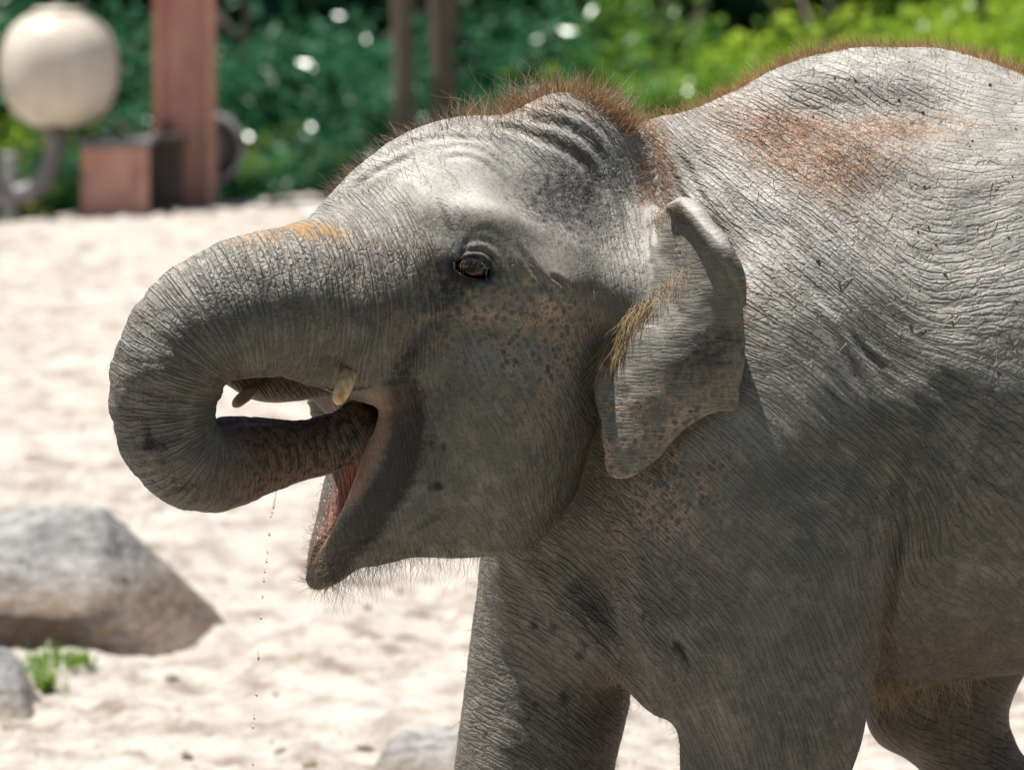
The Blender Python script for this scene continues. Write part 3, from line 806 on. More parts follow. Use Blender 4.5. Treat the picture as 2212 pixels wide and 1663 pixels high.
base = s.mix(s.math('MULTIPLY', lb_, .85), base, s.mix(s.noise(s.vmul(pos, (30, 30, 160)), 1.0, 3), C(.20, .095, .062), C(.40, .215, .155)))
base = s.mix(pnk, base, pkc)
base = s.mix(s.math('MULTIPLY', och, s.mr(s.noise(pos, 70, 3), .35, .6, 0, 1)), base, C(.42, .24, .075))
base = s.mix(s.math('MULTIPLY', rst, s.mr(s.noise(s.vmul(fl2, (2, 1.2, 2)), 1.0, 4, .7), .38, .62, .1, .9)), base, C(.30, .145, .070))
rough = s.math('SUBTRACT', s.mr(fine, .3, .7, .58, .78), s.math('MULTIPLY', wt, .42))
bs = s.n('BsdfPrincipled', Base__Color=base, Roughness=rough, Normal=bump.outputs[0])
bs.inputs['Specular IOR Level'].default_value = 0.42
skin = s.done(bs)

elephant = empty('elephant', (0.35, 0, 0))
tag(elephant, 'young grey elephant curling its trunk into its open mouth', 'elephant')
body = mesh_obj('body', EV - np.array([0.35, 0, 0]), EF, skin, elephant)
def vattr(o, name, *cols):
    a = o.data.attributes.new(name, 'FLOAT_VECTOR', 'POINT')
    a.data.foreach_set('vector', np.stack(cols, -1).astype(np.float32).ravel())
vattr(body, 'wr', wamp * vis, ring, rust)
vattr(body, 'mk1', freck, dark, brown)
vattr(body, 'mk2', pink, ochre, wet)
T_ = lay == 3
vattr(body, 'flow', np.where(T_, tL * 11, fp * 12), np.where(T_, tS * 135, fq * 126), np.where(T_, EV0[:, 1] * 12, dd * 19))
d_b, _ = polydist([(808, 845), (818, 900), (806, 960), (784, 1020), (758, 1075)])
lipb = isA * np.exp(-0.5 * (d_b / (20 - .03 * np.clip(EVV - 850, 0, 250))) ** 2) * (1 - np.clip(ring * 2, 0, 1)) * np.clip((EVV - 828) / 16, 0, 1)
vattr(body, 'mk3', sunlit_top, lipb, sunlit_top * 0)
def elep(o):
    """parent to the elephant, keeping world-space coordinates"""
    o.parent = elephant
    o.location = (-0.35, 0, 0)
    return o

# ------------------------------------------------------------------ eye, tusks
def surf_y(u, v):
    d = (EU - u) ** 2 + (EVV - v) ** 2
    m = d < 15 ** 2
    return float(EV[m, 1].min()) if m.any() else -0.35
def uvsphere(c, r, nu=24, nv=16, sc=(1, 1, 1)):
    V = []; F = []
    for j in range(nv + 1):
        a = math.pi * j / nv
        for i in range(nu):
            b = 2 * math.pi * i / nu
            V.append((c[0] + r * sc[0] * math.sin(a) * math.cos(b), c[1] + r * sc[1] * math.sin(a) * math.sin(b), c[2] + r * sc[2] * math.cos(a)))
    for j in range(nv):
        for i in range(nu):
            i2 = (i + 1) % nu
            F.append((j * nu + i, (j + 1) * nu + i, (j + 1) * nu + i2, j * nu + i2))
    return V, F
e_ = NT('eye_dark'); eyem = e_.done(e_.n('BsdfPrincipled', Base__Color=C(.008, .006, .005), Roughness=.12))
e_ = NT('iris_brown'); irism = e_.done(e_.n('BsdfPrincipled', Base__Color=e_.mix(e_.noise(e_.n('TexCoord').outputs['Object'], 300, 3), C(.030, .012, .008), C(.07, .028, .014)), Roughness=.10))
e_ = NT('eye_corner'); cornm = e_.done(e_.n('BsdfPrincipled', Base__Color=C(.16, .035, .025), Roughness=.25))
ey = surf_y(1020, 560)
ex, _, ez = W(1022, 580, ey)
eye = elep(mesh_obj('eye', *uvsphere((ex, ey + 0.030, ez), 0.029), eyem))
ix, _, iz = W(1034, 584, ey)
V, F = uvsphere((ix, ey + 0.0105, iz), 0.0105)
ir = mesh_obj('iris', V, F, irism, eye)
V, F = uvsphere(W(1006, 574, ey + .010), 0.009, 16, 10, (1.5, .9, .6))
mesh_obj('eye_corner', V, F, cornm, eye)
tk_ = NT('tusk_ivory')
tco = tk_.n('TexCoord').outputs['Object']
tn = tk_.noise(tco, 60, 4, .6)
tuskm = tk_.done(tk_.n('BsdfPrincipled', Base__Color=tk_.mix(tk_.mr(tn, .4, .62, 0, 1), C(.72, .58, .33), C(.44, .24, .07)), Roughness=.32,
                       Normal=tk_.n('Bump', Height=tn, Distance=.002, Strength=.5).outputs[0]))
rusty_tusk = NT('tusk_stained'); rusty_tusk = rusty_tusk.done(rusty_tusk.n('BsdfPrincipled', Base__Color=C(.30, .20, .155), Roughness=.45))
def tusk(pts):
    c = catmull(pts, 6, closed=False)
    P = Warr(c[:, 0], c[:, 1], c[:, 2])
    V, F = tube(P, c[:, 3] * PX, 14)
    return elep(mesh_obj('tusk', V, F, tuskm))
ty = surf_y(735, 790)
tusk([(760, 792, ty + .03, 14), (753, 810, ty + .008, 17), (745, 830, ty - .012, 18), (736, 852, ty - .02, 16.5), (729, 868, ty - .023, 11), (727, 874, ty - .023, 3)])
tuskm = rusty_tusk
tusk([(552, 830, -.17, 13), (536, 850, -.185, 13.5), (520, 863, -.195, 13), (509, 873, -.20, 10), (504, 878, -.203, 3)])

# ------------------------------------------------------------------ hair
def hairmat(name, c0, c1, tr=0.35):
    h = NT(name)
    r = h.n('NewGeometry').outputs['Random Per Island']
    c = h.mix(r, c0, c1)
    b = h.n('BsdfPrincipled', Base__Color=c, Roughness=.42)
    t = h.n('BsdfTranslucent', Color=c)
    mx = h.n('MixShader', i0=tr)
    h.t.links.new(b.outputs[0], mx.inputs[1]); h.t.links.new(t.outputs[0], mx.inputs[2])
    return h.done(mx)
h_rust = hairmat('hair_rust', C(.46, .24, .115), C(.82, .60, .38), .5)
h_dark = hairmat('hair_dark', C(.035, .025, .020), C(.12, .075, .05), .15)
h_gold = hairmat('hair_gold', C(.40, .27, .13), C(.70, .54, .32), .4)
h_mix = hairmat('hair_mixed', C(.10, .055, .035), C(.70, .52, .36), .4)
h_pale = hairmat('hair_pale', C(.50, .44, .36), C(.75, .70, .62), .3)
def hair(name, root, dirs, length, mat, rad=0.00045, grav=0.0, curl=0.25, K=5, seed=0, parent=None):
    n = len(root)
    if n == 0: return None
    g = np.random.default_rng(seed)
    d = dirs / (np.linalg.norm(dirs, axis=1, keepdims=True) + 1e-9)
    L = np.broadcast_to(np.asarray(length, float), (n,)) * (.3 + .5 * g.random(n) + .9 * g.random(n) ** 4)
    bend = g.normal(0, curl, (n, 3)); bend2 = g.normal(0, curl, (n, 3))
    P = np.zeros((n, K + 1, 3)); P[:, 0] = root
    for k in range(K):
        dk = d + bend * (k / K) + bend2 * math.sin(3.0 * k / K) + np.array([0, 0, -grav]) * (k / K)
        dk /= np.linalg.norm(dk, axis=1, keepdims=True)
        P[:, k + 1] = P[:, k] + dk * (L / K)[:, None]
    T = np.gradient(P, axis=1); T /= np.linalg.norm(T, axis=2, keepdims=True) + 1e-9
    ref = g.normal(0, 1, (n, 1, 3)) * np.ones((1, K + 1, 1))
    a = np.cross(T, ref); a /= np.linalg.norm(a, axis=2, keepdims=True) + 1e-9
    b = np.cross(T, a)
    R = rad * g.uniform(.7, 1.25, n)[:, None] * (1 - 0.8 * (np.arange(K + 1) / K) ** 1.5)[None]
    V = np.stack([P + R[..., None] * (math.cos(t) * a + math.sin(t) * b) for t in (0, 2.0944, 4.18879)], 2)   # n,K+1,3,3
    idx = np.arange(n * (K + 1) * 3).reshape(n, K + 1, 3)
    q = []
    for j in range(3):
        j2 = (j + 1) % 3
        q.append(np.stack([idx[:, :-1, j], idx[:, :-1, j2], idx[:, 1:, j2], idx[:, 1:, j]], -1).reshape(-1, 4))
    o = mesh_obj(name, V.reshape(-1, 3), np.concatenate(q), mat)
    elep(o) if parent is None else None
    o['kind'] = 'stuff'
    return o
VA = np.bincount(EF.ravel(), minlength=len(EV))
def pick(mask, n, w=None, seed=0):
    g = np.random.default_rng(seed)
    I = np.nonzero(mask)[0]
    if len(I) == 0: return I
    p = None
    if w is not None:
        p = w[I]; p = p / p.sum()
    return g.choice(I, n, p=p)
def jroot(I, seed=0):
    g = np.random.default_rng(seed + 99)
    # random point near the vertex in the tangent plane
    t = g.normal(0, 0.0025, (len(I), 3)); t -= EN[I] * (t * EN[I]).sum(1, keepdims=True)
    return EV[I] + t - EN[I] * 0.001
def rnd(n, s, seed): return np.random.default_rng(seed).normal(0, s, (n, 3))
def vec(*a): return np.array(a, float)[None]
# crown: rust brush standing up along the top of the head
m = isA & (EN[:, 2] > .35) & (EU > 985) & (EU < 1400) & (EVV < 300)
ridge = np.exp(-np.clip(EVV - np.interp(EU, [985, 1080, 1140, 1215, 1290, 1350, 1400], [255, 250, 228, 215, 235, 285, 350]), 0, 200) / 26.0) * (0.25 + (EV[:, 1] > -0.11))
I = pick(m, 1500, ridge, 1)
hair('crown_hair', jroot(I, 1), EN[I] + vec(0.1, .25, .45) + rnd(len(I), .38, 2), 58 * PX, h_rust, .00042, .05, .30, seed=3)
I = pick(m, 700, ridge, 4)
hair('crown_hair', jroot(I, 4), EN[I] + vec(-.25, .2, .5) + rnd(len(I), .4, 5), 75 * PX, h_mix, .00042, .05, .35, seed=6)
m = isA & (EN[:, 2] > .25) & (EN[:, 0] < .1) & (EU > 690) & (EU < 1010) & (EVV < 430)
fr = np.exp(-np.clip(EVV - np.interp(EU, [690, 745, 790, 850, 925, 1010], [440, 390, 350, 303, 268, 251]), 0, 200) / 16.0)
I = pick(m, 420, fr, 7)
hair('forehead_hair', jroot(I, 7), EN[I] + vec(-.5, 0, .25) + rnd(len(I), .25, 8), 38 * PX, h_mix, .00040, .05, .25, seed=9)
I = pick(m, 150, None, 70)
hair('forehead_hair', jroot(I, 70), EN[I] + vec(-.4, 0, .3) + rnd(len(I), .4, 71), 75 * PX, h_dark, .00030, .05, .3, seed=72)
m = isA & (EN[:, 2] > .35) & (EU > 960) & (EU < 1400) & (EVV < 300)
I = pick(m, 260, ridge, 73)
hair('crown_hair', jroot(I, 73), EN[I] + vec(0, .1, .6) + rnd(len(I), .55, 74), 110 * PX, h_mix, .00036, .1, .45, K=6, seed=75)
I = pick(isB & (EN[:, 2] > .5) & (EU > 1400) & (EU < 2260) & (EVV < 260), 160, None, 76)
hair('back_hair', jroot(I, 76), EN[I] + vec(-.3, .1, .4) + rnd(len(I), .4, 77), 70 * PX, h_rust, .00036, .05, .4, seed=78)
# back line
m = isB & (EN[:, 2] > .5) & (EU > 1370) & (EU < 2260) & (EVV < 340)
top = np.interp(EU, [1370, 1400, 1460, 1520, 1600, 1680, 1760, 1850, 1950, 2050, 2130, 2212, 2300], [285, 272, 258, 228, 192, 153, 125, 111, 110, 118, 136, 164, 200])
rb = np.exp(-np.clip(EVV - top, 0, 300) / 9.0) * (0.15 + (EN[:, 1] > -.15))
I = pick(m, 2900, rb, 10)
hair('back_hair', jroot(I, 10), EN[I] + vec(-.35, .1, .3) + rnd(len(I), .36, 11), 36 * PX, h_rust, .00042, .05, .25, seed=12)
# rust hair lying on the shoulder and the back
m = isB & (EV[:, 1] < .2) & (rust > .05)
I = pick(m, 3600, rust ** 1.5, 13)
tdir = np.cross(EN[I], vec(0, 1, 0) + 0 * EN[I]); tdir = tdir * np.sign(tdir[:, :1] + 1e-9)
hair('back_hair', jroot(I, 13), tdir + EN[I] * .30 + rnd(len(I), .45, 14), 26 * PX, h_rust, .00036, .12, .35, seed=15)
# nape
m = (isA | isB) & (EU > 1370) & (EU < 1470) & (EVV > 280) & (EVV < 520) & (EN[:, 1] < 0)
I = pick(m, 520, gm([(1420, 380, 22, 90, -12, 1)]) + 1e-4, 16)
hair('nape_hair', jroot(I, 16), EN[I] * .5 + vec(.5, 0, .1) + rnd(len(I), .4, 17), 26 * PX, h_rust, .00036, .1, .3, seed=18)
# tufts at the ear root
dl, tl = polydist([(1322, 752), (1345, 705), (1375, 672), (1410, 640), (1440, 605), (1468, 585)])
m = (EV[:, 1] < -.1) & (dl < 22) & outer
I = pick(m, 1700, np.exp(-0.5 * (dl / 10) ** 2), 19)
hair('ear_hair', jroot(I, 19), vec(-.15, -.45, -.9) + EN[I] * .2 + rnd(len(I), .28, 20) + (tl[I] > .6)[:, None] * vec(.7, 0, .35), 80 * PX * (1 - .35 * tl[I]), h_gold, .00040, .5, .22, K=6, seed=21)
m = outer & (EV[:, 1] < -.05) & (gm([(1440, 475, 18, 14, 0, 1)]) > .1)
I = pick(m, 260, None, 22)
hair('ear_hair', jroot(I, 22), vec(.6, -.6, .05) + rnd(len(I), .4, 23), 38 * PX, h_rust, .00040, .2, .3, seed=24)
m = isC & (EU > 1590) & (EVV > 600) & (EVV < 720)
I = pick(m, 120, None, 25)
hair('ear_hair', jroot(I, 25), vec(.8, -.2, -.1) + rnd(len(I), .45, 26), 24 * PX, h_rust, .00036, .2, .35, seed=27)
# chin and jaw whiskers
m = isA & (EU > 690) & (EU < 1040) & (EVV > 1150) & (EN[:, 2] < -.3)
I = pick(m, 650, np.exp(-((EU - 780) / 110.0) ** 2) + .25, 28)
hair('chin_hair', jroot(I, 28), vec(-.05, 0, -1) + EN[I] * .35 + rnd(len(I), .28, 29), 80 * PX, h_dark, .00021, .4, .42, K=6, seed=30)
m = isA & (EU > 655) & (EU < 780) & (EVV > 1000) & (EVV < 1275) & (ring < .2)
I = pick(m, 800, np.clip((EVV - 950) / 200, .1, 1) ** 2 * np.exp(-((EU - 690) / 45.0) ** 2), 31)
hair('lip_hair', jroot(I, 31), EN[I] + vec(-.35, -.1, .1) + rnd(len(I), .4, 32), 30 * PX, h_gold, .00036, .2, .7, K=6, seed=33)
# belly fringe
m = isB & (EU > 1885) & (EU < 2230) & (EVV > 1462) & (EVV < 1530) & (EN[:, 2] < -.3) & (EN[:, 1] < -.25) & (EV[:, 1] < .06)
I = pick(m, 240, None, 34)
hair('belly_hair', jroot(I, 34), vec(.05, -.2, -1) + EN[I] * .3 + rnd(len(I), .28, 35), 78 * PX, h_gold, .00050, .3, .45, K=6, seed=36)
# short bristles everywhere: dark on cheek and jaw, pale on the temple, along legs and trunk
m = isA & (EV[:, 1] < 0) & (EU > 850) & (EU < 1300) & (EVV > 680) & (EN[:, 1] < 0)
I = pick(m, 2600, None, 37)
hair('bristle', jroot(I, 37), EN[I] * .35 + vec(.0, -.1, -.7) + rnd(len(I), .4, 38), 16 * PX, h_dark, .00025, .3, .5, seed=39)
m = isA & (EV[:, 1] < 0) & (EU > 1080) & (EU < 1390) & (EVV > 330) & (EVV < 640)
I = pick(m, 320, None, 40)
hair('bristle', jroot(I, 40), EN[I] * .4 + vec(.3, -.1, -.4) + rnd(len(I), .45, 41), 20 * PX, h_pale, .00026, .2, .5, seed=42)
m = isB & (((EU < 1060) & (EVV > 1190)) | ((EU > 1300) & (EU < 1480) & (EVV > 1440))) & (EVV < 1700)
I = pick(m, 900, None, 43)
hair('bristle', jroot(I, 43), EN[I] + vec(-.1, -.1, -.5) + rnd(len(I), .4, 44), 30 * PX, h_gold, .00024, .4, .5, seed=45)
m = isA & (ring > .6) & (EVV > 600) & (EN[:, 1] < .6)
I = pick(m, 600, None, 46)
hair('bristle', jroot(I, 46), EN[I] + vec(-.1, 0, -.4) + rnd(len(I), .4, 47), 12 * PX, h_dark, .00022, .4, .5, seed=48)
m = isB & (EV[:, 1] < .1) & (EU > 1450) & (EVV > 300)
I = pick(m, 1500, np.exp(-(EVV - 300) / 400.0) + .1, 49)
hair('bristle', jroot(I, 49), EN[I] * .4 + vec(.3, 0, -.5) + rnd(len(I), .5, 50), 15 * PX, h_mix, .00025, .2, .4, seed=51)
# eyelashes
g = np.random.default_rng(5)
c = catmull([(1000, 562), (1020, 560), (1040, 566), (1056, 580)], 10, closed=False)
P = Warr(c[:, 0], c[:, 1], ey - .002)
hair('eyelash', P, vec(-.2, -.8, -.6) + rnd(len(P), .3, 52), 32 * PX, h_mix, .00016, .3, .4, seed=53)
print('hair', round(time.time() - T0, 1))

# ------------------------------------------------------------------ GROUND
yA, yB = 25.0, 30.0
zl, zr = W(0, 490, yA)[2], W(650, 450, yA)[2]
xl, xr = W(0, 469, yA)[0], W(650, 424, yA)[0]
def crest(x): return np.clip(zl + (x - xl) * (zr - zl) / (xr - xl), zl - .06, zr + .10)
def gz(x, y):
    x = np.asarray(x, float); y = np.asarray(y, float)
    bank = crest(x) * np.where(y < yA, np.exp(-((y - yA) / 7.0) ** 2), 1 - np.clip((y - yA) / 4.5, 0, 1) ** 1.3)
    bank = bank - 0.7 * np.clip((y - yA - .6) / 5.0, 0, 1)
    near = np.clip((y - 1.2) / 2.0, 0, 1) * np.clip((40 - y) / 6, 0, 1) * np.clip((9 - np.abs(x)) / 3, 0, 1)
    n = 0.030 * fbm(x * .55, y * .55, None, 3, 3) + 0.022 * fbm(x * 2.6, y * 2.2, None, 8, 4) + 0.026 * np.abs(fbm(x * 8, y * 6, None, 12, 4, .6))
    n = n + 0.010 * np.clip(vnoise(x * 14, y * 12, None, 40), 0.1, 1)
    # wheel track crossing behind the elephant
    tr = np.exp(-((y - 5.6 - .18 * x) / .20) ** 2)
    n = n * (1 - .5 * tr) + tr * 0.010 * np.sign(np.sin((x * 1.0 + y * .9) * 26))
    return bank + n * near
gxs = axis([(-400, -40, 30), (-40, -6, 1.5), (-6, -3.6, .12), (-3.6, 3.6, .034), (3.6, 6, .12), (6, 40, 1.5), (40, 400, 30)])
gys = axis([(-90, -14, 4), (-14, 2.2, .4), (2.2, 13, .042), (13, 27, .075), (27, 36, .3), (36, 80, 3), (80, 900, 60)])
MX, MY = np.meshgrid(gxs, gys, indexing='ij')
MZ = gz(MX, MY)
nx, ny = len(gxs), len(gys)
id_ = np.arange(nx * ny).reshape(nx, ny)
gf = np.stack([id_[:-1, :-1], id_[1:, :-1], id_[1:, 1:], id_[:-1, 1:]], -1).reshape(-1, 4)
n = NT('sand_ground')
po = n.n('TexCoord').outputs['Object']
na = n.noise(po, 1.3, 6, .65); nb = n.noise(n.vmul(po, (1, .8, 1)), 6.0, 6, .7); nc = n.noise(po, 38, 4, .6)
sc_ = n.mix(n.mr(nb, .38, .56, 0, 1), C(.25, .195, .15), C(.52, .468, .408))
sc_ = n.mix(n.math('MULTIPLY', n.mr(na, .45, .68, 0, 1), .6), sc_, C(.57, .53, .48))
sc_ = n.mix(n.math('MULTIPLY', n.mr(nc, .60, .68, 0, 1), .7), sc_, C(.24, .18, .135))
yy = n.n('SeparateXYZ', Vector=po).outputs[1]
lawn = n.mr(n.math('ADD', yy, n.math('MULTIPLY', na, 1.2)), -2.6, -2.0, 1, 0)
far = n.mr(n.math('ADD', yy, n.math('MULTIPLY', na, 1.0)), 27.2, 27.8, 0, 1)
grc = n.mix(nb, C(.035, .065, .014), C(.085, .13, .035))
sc_ = n.mix(n.math('MAXIMUM', lawn, far), sc_, grc)
bp = n.n('Bump', Height=n.math('ADD', n.noise(po, 55, 5, .7), n.math('MULTIPLY', nb, 1.5)), Distance=.012, Strength=.9)
gm_ = n.done(n.n('BsdfPrincipled', Base__Color=sc_, Roughness=.92, Normal=bp.outputs[0]))
ground = mesh_obj('ground', np.stack([MX, MY, MZ], -1).reshape(-1, 3), gf, gm_)
tag(ground, 'pale trampled sand rising to a low bank', kind='structure')
def gpt(u, v):
    """point on the ground seen at picture position u,v"""
    lo, hi = 2.3, 24.0
    for _ in range(40):
        m = .5 * (lo + hi); x, y, z = W(u, v, m)
        if z > float(gz(x, m)): lo = m
        else: hi = m
    return W(u, v, .5 * (lo + hi))
print('ground', round(time.time() - T0, 1))

# ------------------------------------------------------------------ ROCKS
n = NT('grey_rock')
po = n.n('TexCoord').outputs['Object']
ra = n.noise(po, 7, 6, .65); rb_ = n.noise(n.vmul(po, (1, 1, 2.6)), 22, 5, .7)
rc = n.mix(n.mr(ra, .35, .65, 0, 1), C(.30, .295, .28), C(.47, .46, .44))
rc = n.mix(n.math('MULTIPLY', n.mr(rb_, .48, .62, 0, 1), .8), rc, C(.16, .15, .135))
geo = n.n('NewGeometry').outputs['Normal']
rc = n.mix(n.math('MULTIPLY', n.mr(n.n('SeparateXYZ', Vector=po).outputs[2], .02, .12, 1, 0), n.mr(rb_, .3, .6, .4, 1)), rc, C(.23, .145, .085))
rp = n.n('Bump', Height=n.math('ADD', rb_, n.math('MULTIPLY', ra, 2)), Distance=.03, Strength=1.0)
rockm = n.done(n.n('BsdfPrincipled', Base__Color=rc, Roughness=.85, Normal=rp.outputs[0]))
def rock(name, base, planes, amp, seed, res=72):
    """boulder: rounded intersection of half spaces (normal, offset), centred over base"""
    V = []
    nu, nv = res, res // 2
    ang = [(math.pi * j / nv, 2 * math.pi * i / nu) for j in range(nv + 1) for i in range(nu)]
    Dv = np.array([(math.sin(a) * math.cos(b), math.sin(a) * math.sin(b), math.cos(a)) for a, b in ang])
    r = 0
    for nr, off in planes:
        q = np.array(nr, float); q /= np.linalg.norm(q)
        r = r + np.maximum(Dv @ q, 1e-3) ** 34 / off ** 34
    r = r ** (-1 / 34.0)
    P = Dv * r[:, None]
    P += Dv * (amp * fbm(P[:, 0] * 5, P[:, 1] * 5, P[:, 2] * 9, seed, 4) + amp * .7 * np.abs(fbm(P[:, 0] * 2.2, P[:, 1] * 2.2, P[:, 2] * 8, seed + 5, 2)))[:, None]
    F = []
    for j in range(nv):
        for i in range(nu):
            i2 = (i + 1) % nu
            F.append((j * nu + i, (j + 1) * nu + i, (j + 1) * nu + i2, j * nu + i2))
    o = mesh_obj(name, P, F, rockm)
    o.location = base
    return o
b = gpt(150, 1400)
sc1 = (b[1] + D) / D * PX
bx, by = b[0], b[1]
R1 = rock('boulder', (bx - .03, by + .36, float(gz(bx, by + .3)) + .10),
          [((.10, -.50, .86), .185), ((-.15, -.10, 1), .215), ((.05, -1, -.35), .335), ((.74, -.2, .50), .185), ((.97, -.1, .15), .40), ((.5,-.75,.25), .30), ((-1, 0, .1), .60), ((0, 1, .2), .34), ((0, 0, -1), .22), ((.5, -.8, -.1), .35), ((.3, .6, .75), .28)], .014, 5, 150)
tag(R1, 'large flat topped grey boulder with a brown shaded front, on the sand', 'boulder', None)
b = gpt(20, 1560)
R2 = rock('stone', (b[0] - .17, b[1] + .20, b[2] - .045), [((.1, -.45, .9), .11), ((.8, -.1, .4), .20), ((-1, 0, 0), .3), ((0, -1, .1), .22), ((0, 1, .1), .2), ((0, 0, -1), .1)], .008, 15, 48)
tag(R2, 'low pale stone in front of the large boulder', 'stone')
b = gpt(930, 1700)
R3 = rock('stone', (b[0] + .0, b[1] + .06, b[2] - .025), [((-.15, -.35, .9), .070), ((-.9, 0, .45), .13), ((1, 0, .1), .20), ((0, -1, .1), .14), ((0, 1, .1), .16), ((0, 0, -1), .1)], .006, 25, 48)
tag(R3, 'flat grey stone beside the elephant\'s far front leg', 'stone')
# grass tuft by the boulder
def leafmat(name, c0, c1, tr=.45, rough=.4, tint=C(.30, .42, .03)):
    h = NT(name)
    r = h.n('NewGeometry').outputs['Random Per Island']
    c = h.mix(r, c0, c1)
    bq = h.n('BsdfPrincipled', Base__Color=c, Roughness=rough)
    t = h.n('BsdfTranslucent', Color=h.mix(.35, c, tint))
    mx = h.n('MixShader', i0=tr)
    h.t.links.new(bq.outputs[0], mx.inputs[1]); h.t.links.new(t.outputs[0], mx.inputs[2])
    return h.done(mx)
grassm = leafmat('grass_green', C(.10, .22, .03), C(.22, .36, .06))
g = np.random.default_rng(3)
V, F = [], []
for k in range(420):
    u, v = [(90, 1470, 26, 16), (130, 1432, 34, 12), (85, 1440, 22, 14), (165, 1440, 18, 8), (100, 1492, 10, 6)][k % 5][:2]
    su, sv = [(90, 1470, 26, 16), (130, 1432, 34, 12), (85, 1440, 22, 14), (165, 1440, 18, 8), (100, 1492, 10, 6)][k % 5][2:]
    x, y, z = gpt(u + g.normal(0, su), v + g.normal(0, sv * .6))
    h_ = g.uniform(.02, .05); a = g.uniform(0, 6.28); w = .0025
    dx, dy = math.cos(a), math.sin(a); l = g.uniform(.01, .035)
    i = len(V)
    V += [(x - dy * w, y + dx * w, z - .006), (x + dy * w, y - dx * w, z - .006), (x + dx * l * .4 + dy * w * .7, y + dy * l * .4 - dx * w * .7, z + h_ * .65), (x + dx * l * .4 - dy * w * .7, y + dy * l * .4 + dx * w * .7, z + h_ * .65), (x + dx * l, y + dy * l, z + h_)]
    F += [(i, i + 1, i + 2, i + 3), (i + 3, i + 2, i + 4)]
tag(mesh_obj('grass_tuft', V, F, grassm, smooth=False), 'small tuft of bright green grass at the foot of the boulder', 'grass', kind='stuff')
# straw and clods strewn over the sand
strawm = hairmat('straw_pale', C(.55, .42, .22), C(.78, .68, .46), .2)
clodm = NT('sand_clod'); clodm = clodm.done(clodm.n('BsdfPrincipled', Base__Color=C(.36, .28, .21), Roughness=.95))
V, F = [], []
for k in range(700):
    x = g.uniform(-3, 3); y = 3.3 + 18 * g.random() ** 1.6
    z = float(gz(x, y)); r = .005 + .013 * g.random() ** 3
    vv, ff = uvsphere((x, y, z + r * .1), r, 8, 5, (g.uniform(.8, 1.5), 1, .65))
    vv = [(p[0] + g.normal(0, r * .25), p[1] + g.normal(0, r * .25), p[2] + g.normal(0, r * .15)) for p in vv]
    i = len(V); V += vv; F += [tuple(i + q for q in f) for f in ff]
tag(mesh_obj('sand_clods', V, F, clodm), 'small dry clods scattered over the sand', 'clods', kind='stuff')
V, F = [], []
for k in range(160):
    x = g.uniform(-2.6, 2.2); y = 3.4 + 14 * g.random() ** 1.8
    a = g.uniform(0, 3.14); l = g.uniform(.02, .07)
    p0 = np.array([x, y, float(gz(x, y)) + .006]); p1 = p0 + np.array([math.cos(a) * l, math.sin(a) * l, 0]); p1[2] = float(gz(p1[0], p1[1])) + .008
    vv, ff = tube([p0, (p0 + p1) / 2 + (0, 0, .004), p1], .0016, 4)
    i = len(V); V += vv; F += [tuple(i + q for q in f) for f in ff]
tag(mesh_obj('loose_straw', V, F, strawm), 'pale bits of straw lying on the sand', 'straw', kind='stuff')
# hay on the elephant's back and crown
m = ((isB & (EU > 1450) & (EVV < 800)) | (isA & (EU > 980) & (EU < 1380) & (EVV < 330))) & (EN[:, 2] > .12) & (EV[:, 1] < .12)
I = pick(m, 420, np.exp(-((EU - 1950) / 320.0) ** 2 - ((EVV - 420) / 200.0) ** 2) + .12 + isA * .35, 60)
tq = np.random.default_rng(61).normal(0, 1, (len(I), 3)); tq -= EN[I] * (tq * EN[I]).sum(1, keepdims=True)
hy = hair('hay', EV[I] + EN[I] * .0012, tq + EN[I] * .10, 34 * PX, strawm, .00055, .0, .35, seed=62, parent=1)
tag(hy, 'dry pale hay stalks scattered over the elephant\'s back and crown', 'hay', kind='stuff')
I = pick(m & isB & (EU > 1700), 90, None, 63)
V, F = [], []
for i0 in I:
    r = .0008 + .0017 * g.random() ** 2
    vv, ff = uvsphere(EV[i0] + EN[i0] * r * .5, r, 6, 4, (g.uniform(.7, 1.8), 1, .8))
    i = len(V); V += [tuple(np.array(p) + g.normal(0, r * .2, 3)) for p in vv]; F += [tuple(i + q for q in f) for f in ff]
dirtm = NT('bark_crumb'); dirtm = dirtm.done(dirtm.n('BsdfPrincipled', Base__Color=C(.12, .065, .035), Roughness=.9))
tag(mesh_obj('bark_crumbs', V, F, dirtm), 'brown bark crumbs lying on the elephant\'s back', 'crumbs', kind='stuff')
# water falling from the trunk
n = NT('water_drop')
waterm = n.done(n.n('BsdfPrincipled', Base__Color=C(1, 1, 1), Roughness=.02, Transmission__Weight=1.0, IOR=1.33))
wy = -.285
def drop(u, v0, v1, wpx, nm='water_drop'):
    ts = np.linspace(0, 1, 9)
    P = [W(u + (wd - .5) * 1.0, v0 + (v1 - v0) * wd, wy) for wd in ts]
    R = [1.5 * wpx * PX * max(.06, math.sin(math.pi * min(1, .06 + .9 * t_)) ** .8 * (.5 + .5 * t_)) for t_ in ts]
    return mesh_obj(nm, *tube(P, R, 8), waterm)
c = Warr(np.array([598, 598, 597, 594, 590.]), np.array([1036, 1048, 1062, 1080, 1100.]), wy)
o = mesh_obj('water_strand', *tube(catmull(c, 5, closed=False), np.interp(np.linspace(0, 1, 21), [0, .2, .6, .92, 1], [4.5, 1.6, 1.2, 2.4, .8]) * PX, 8), waterm)
tag(o, 'thin strand of water hanging from the underside of the trunk', 'water')
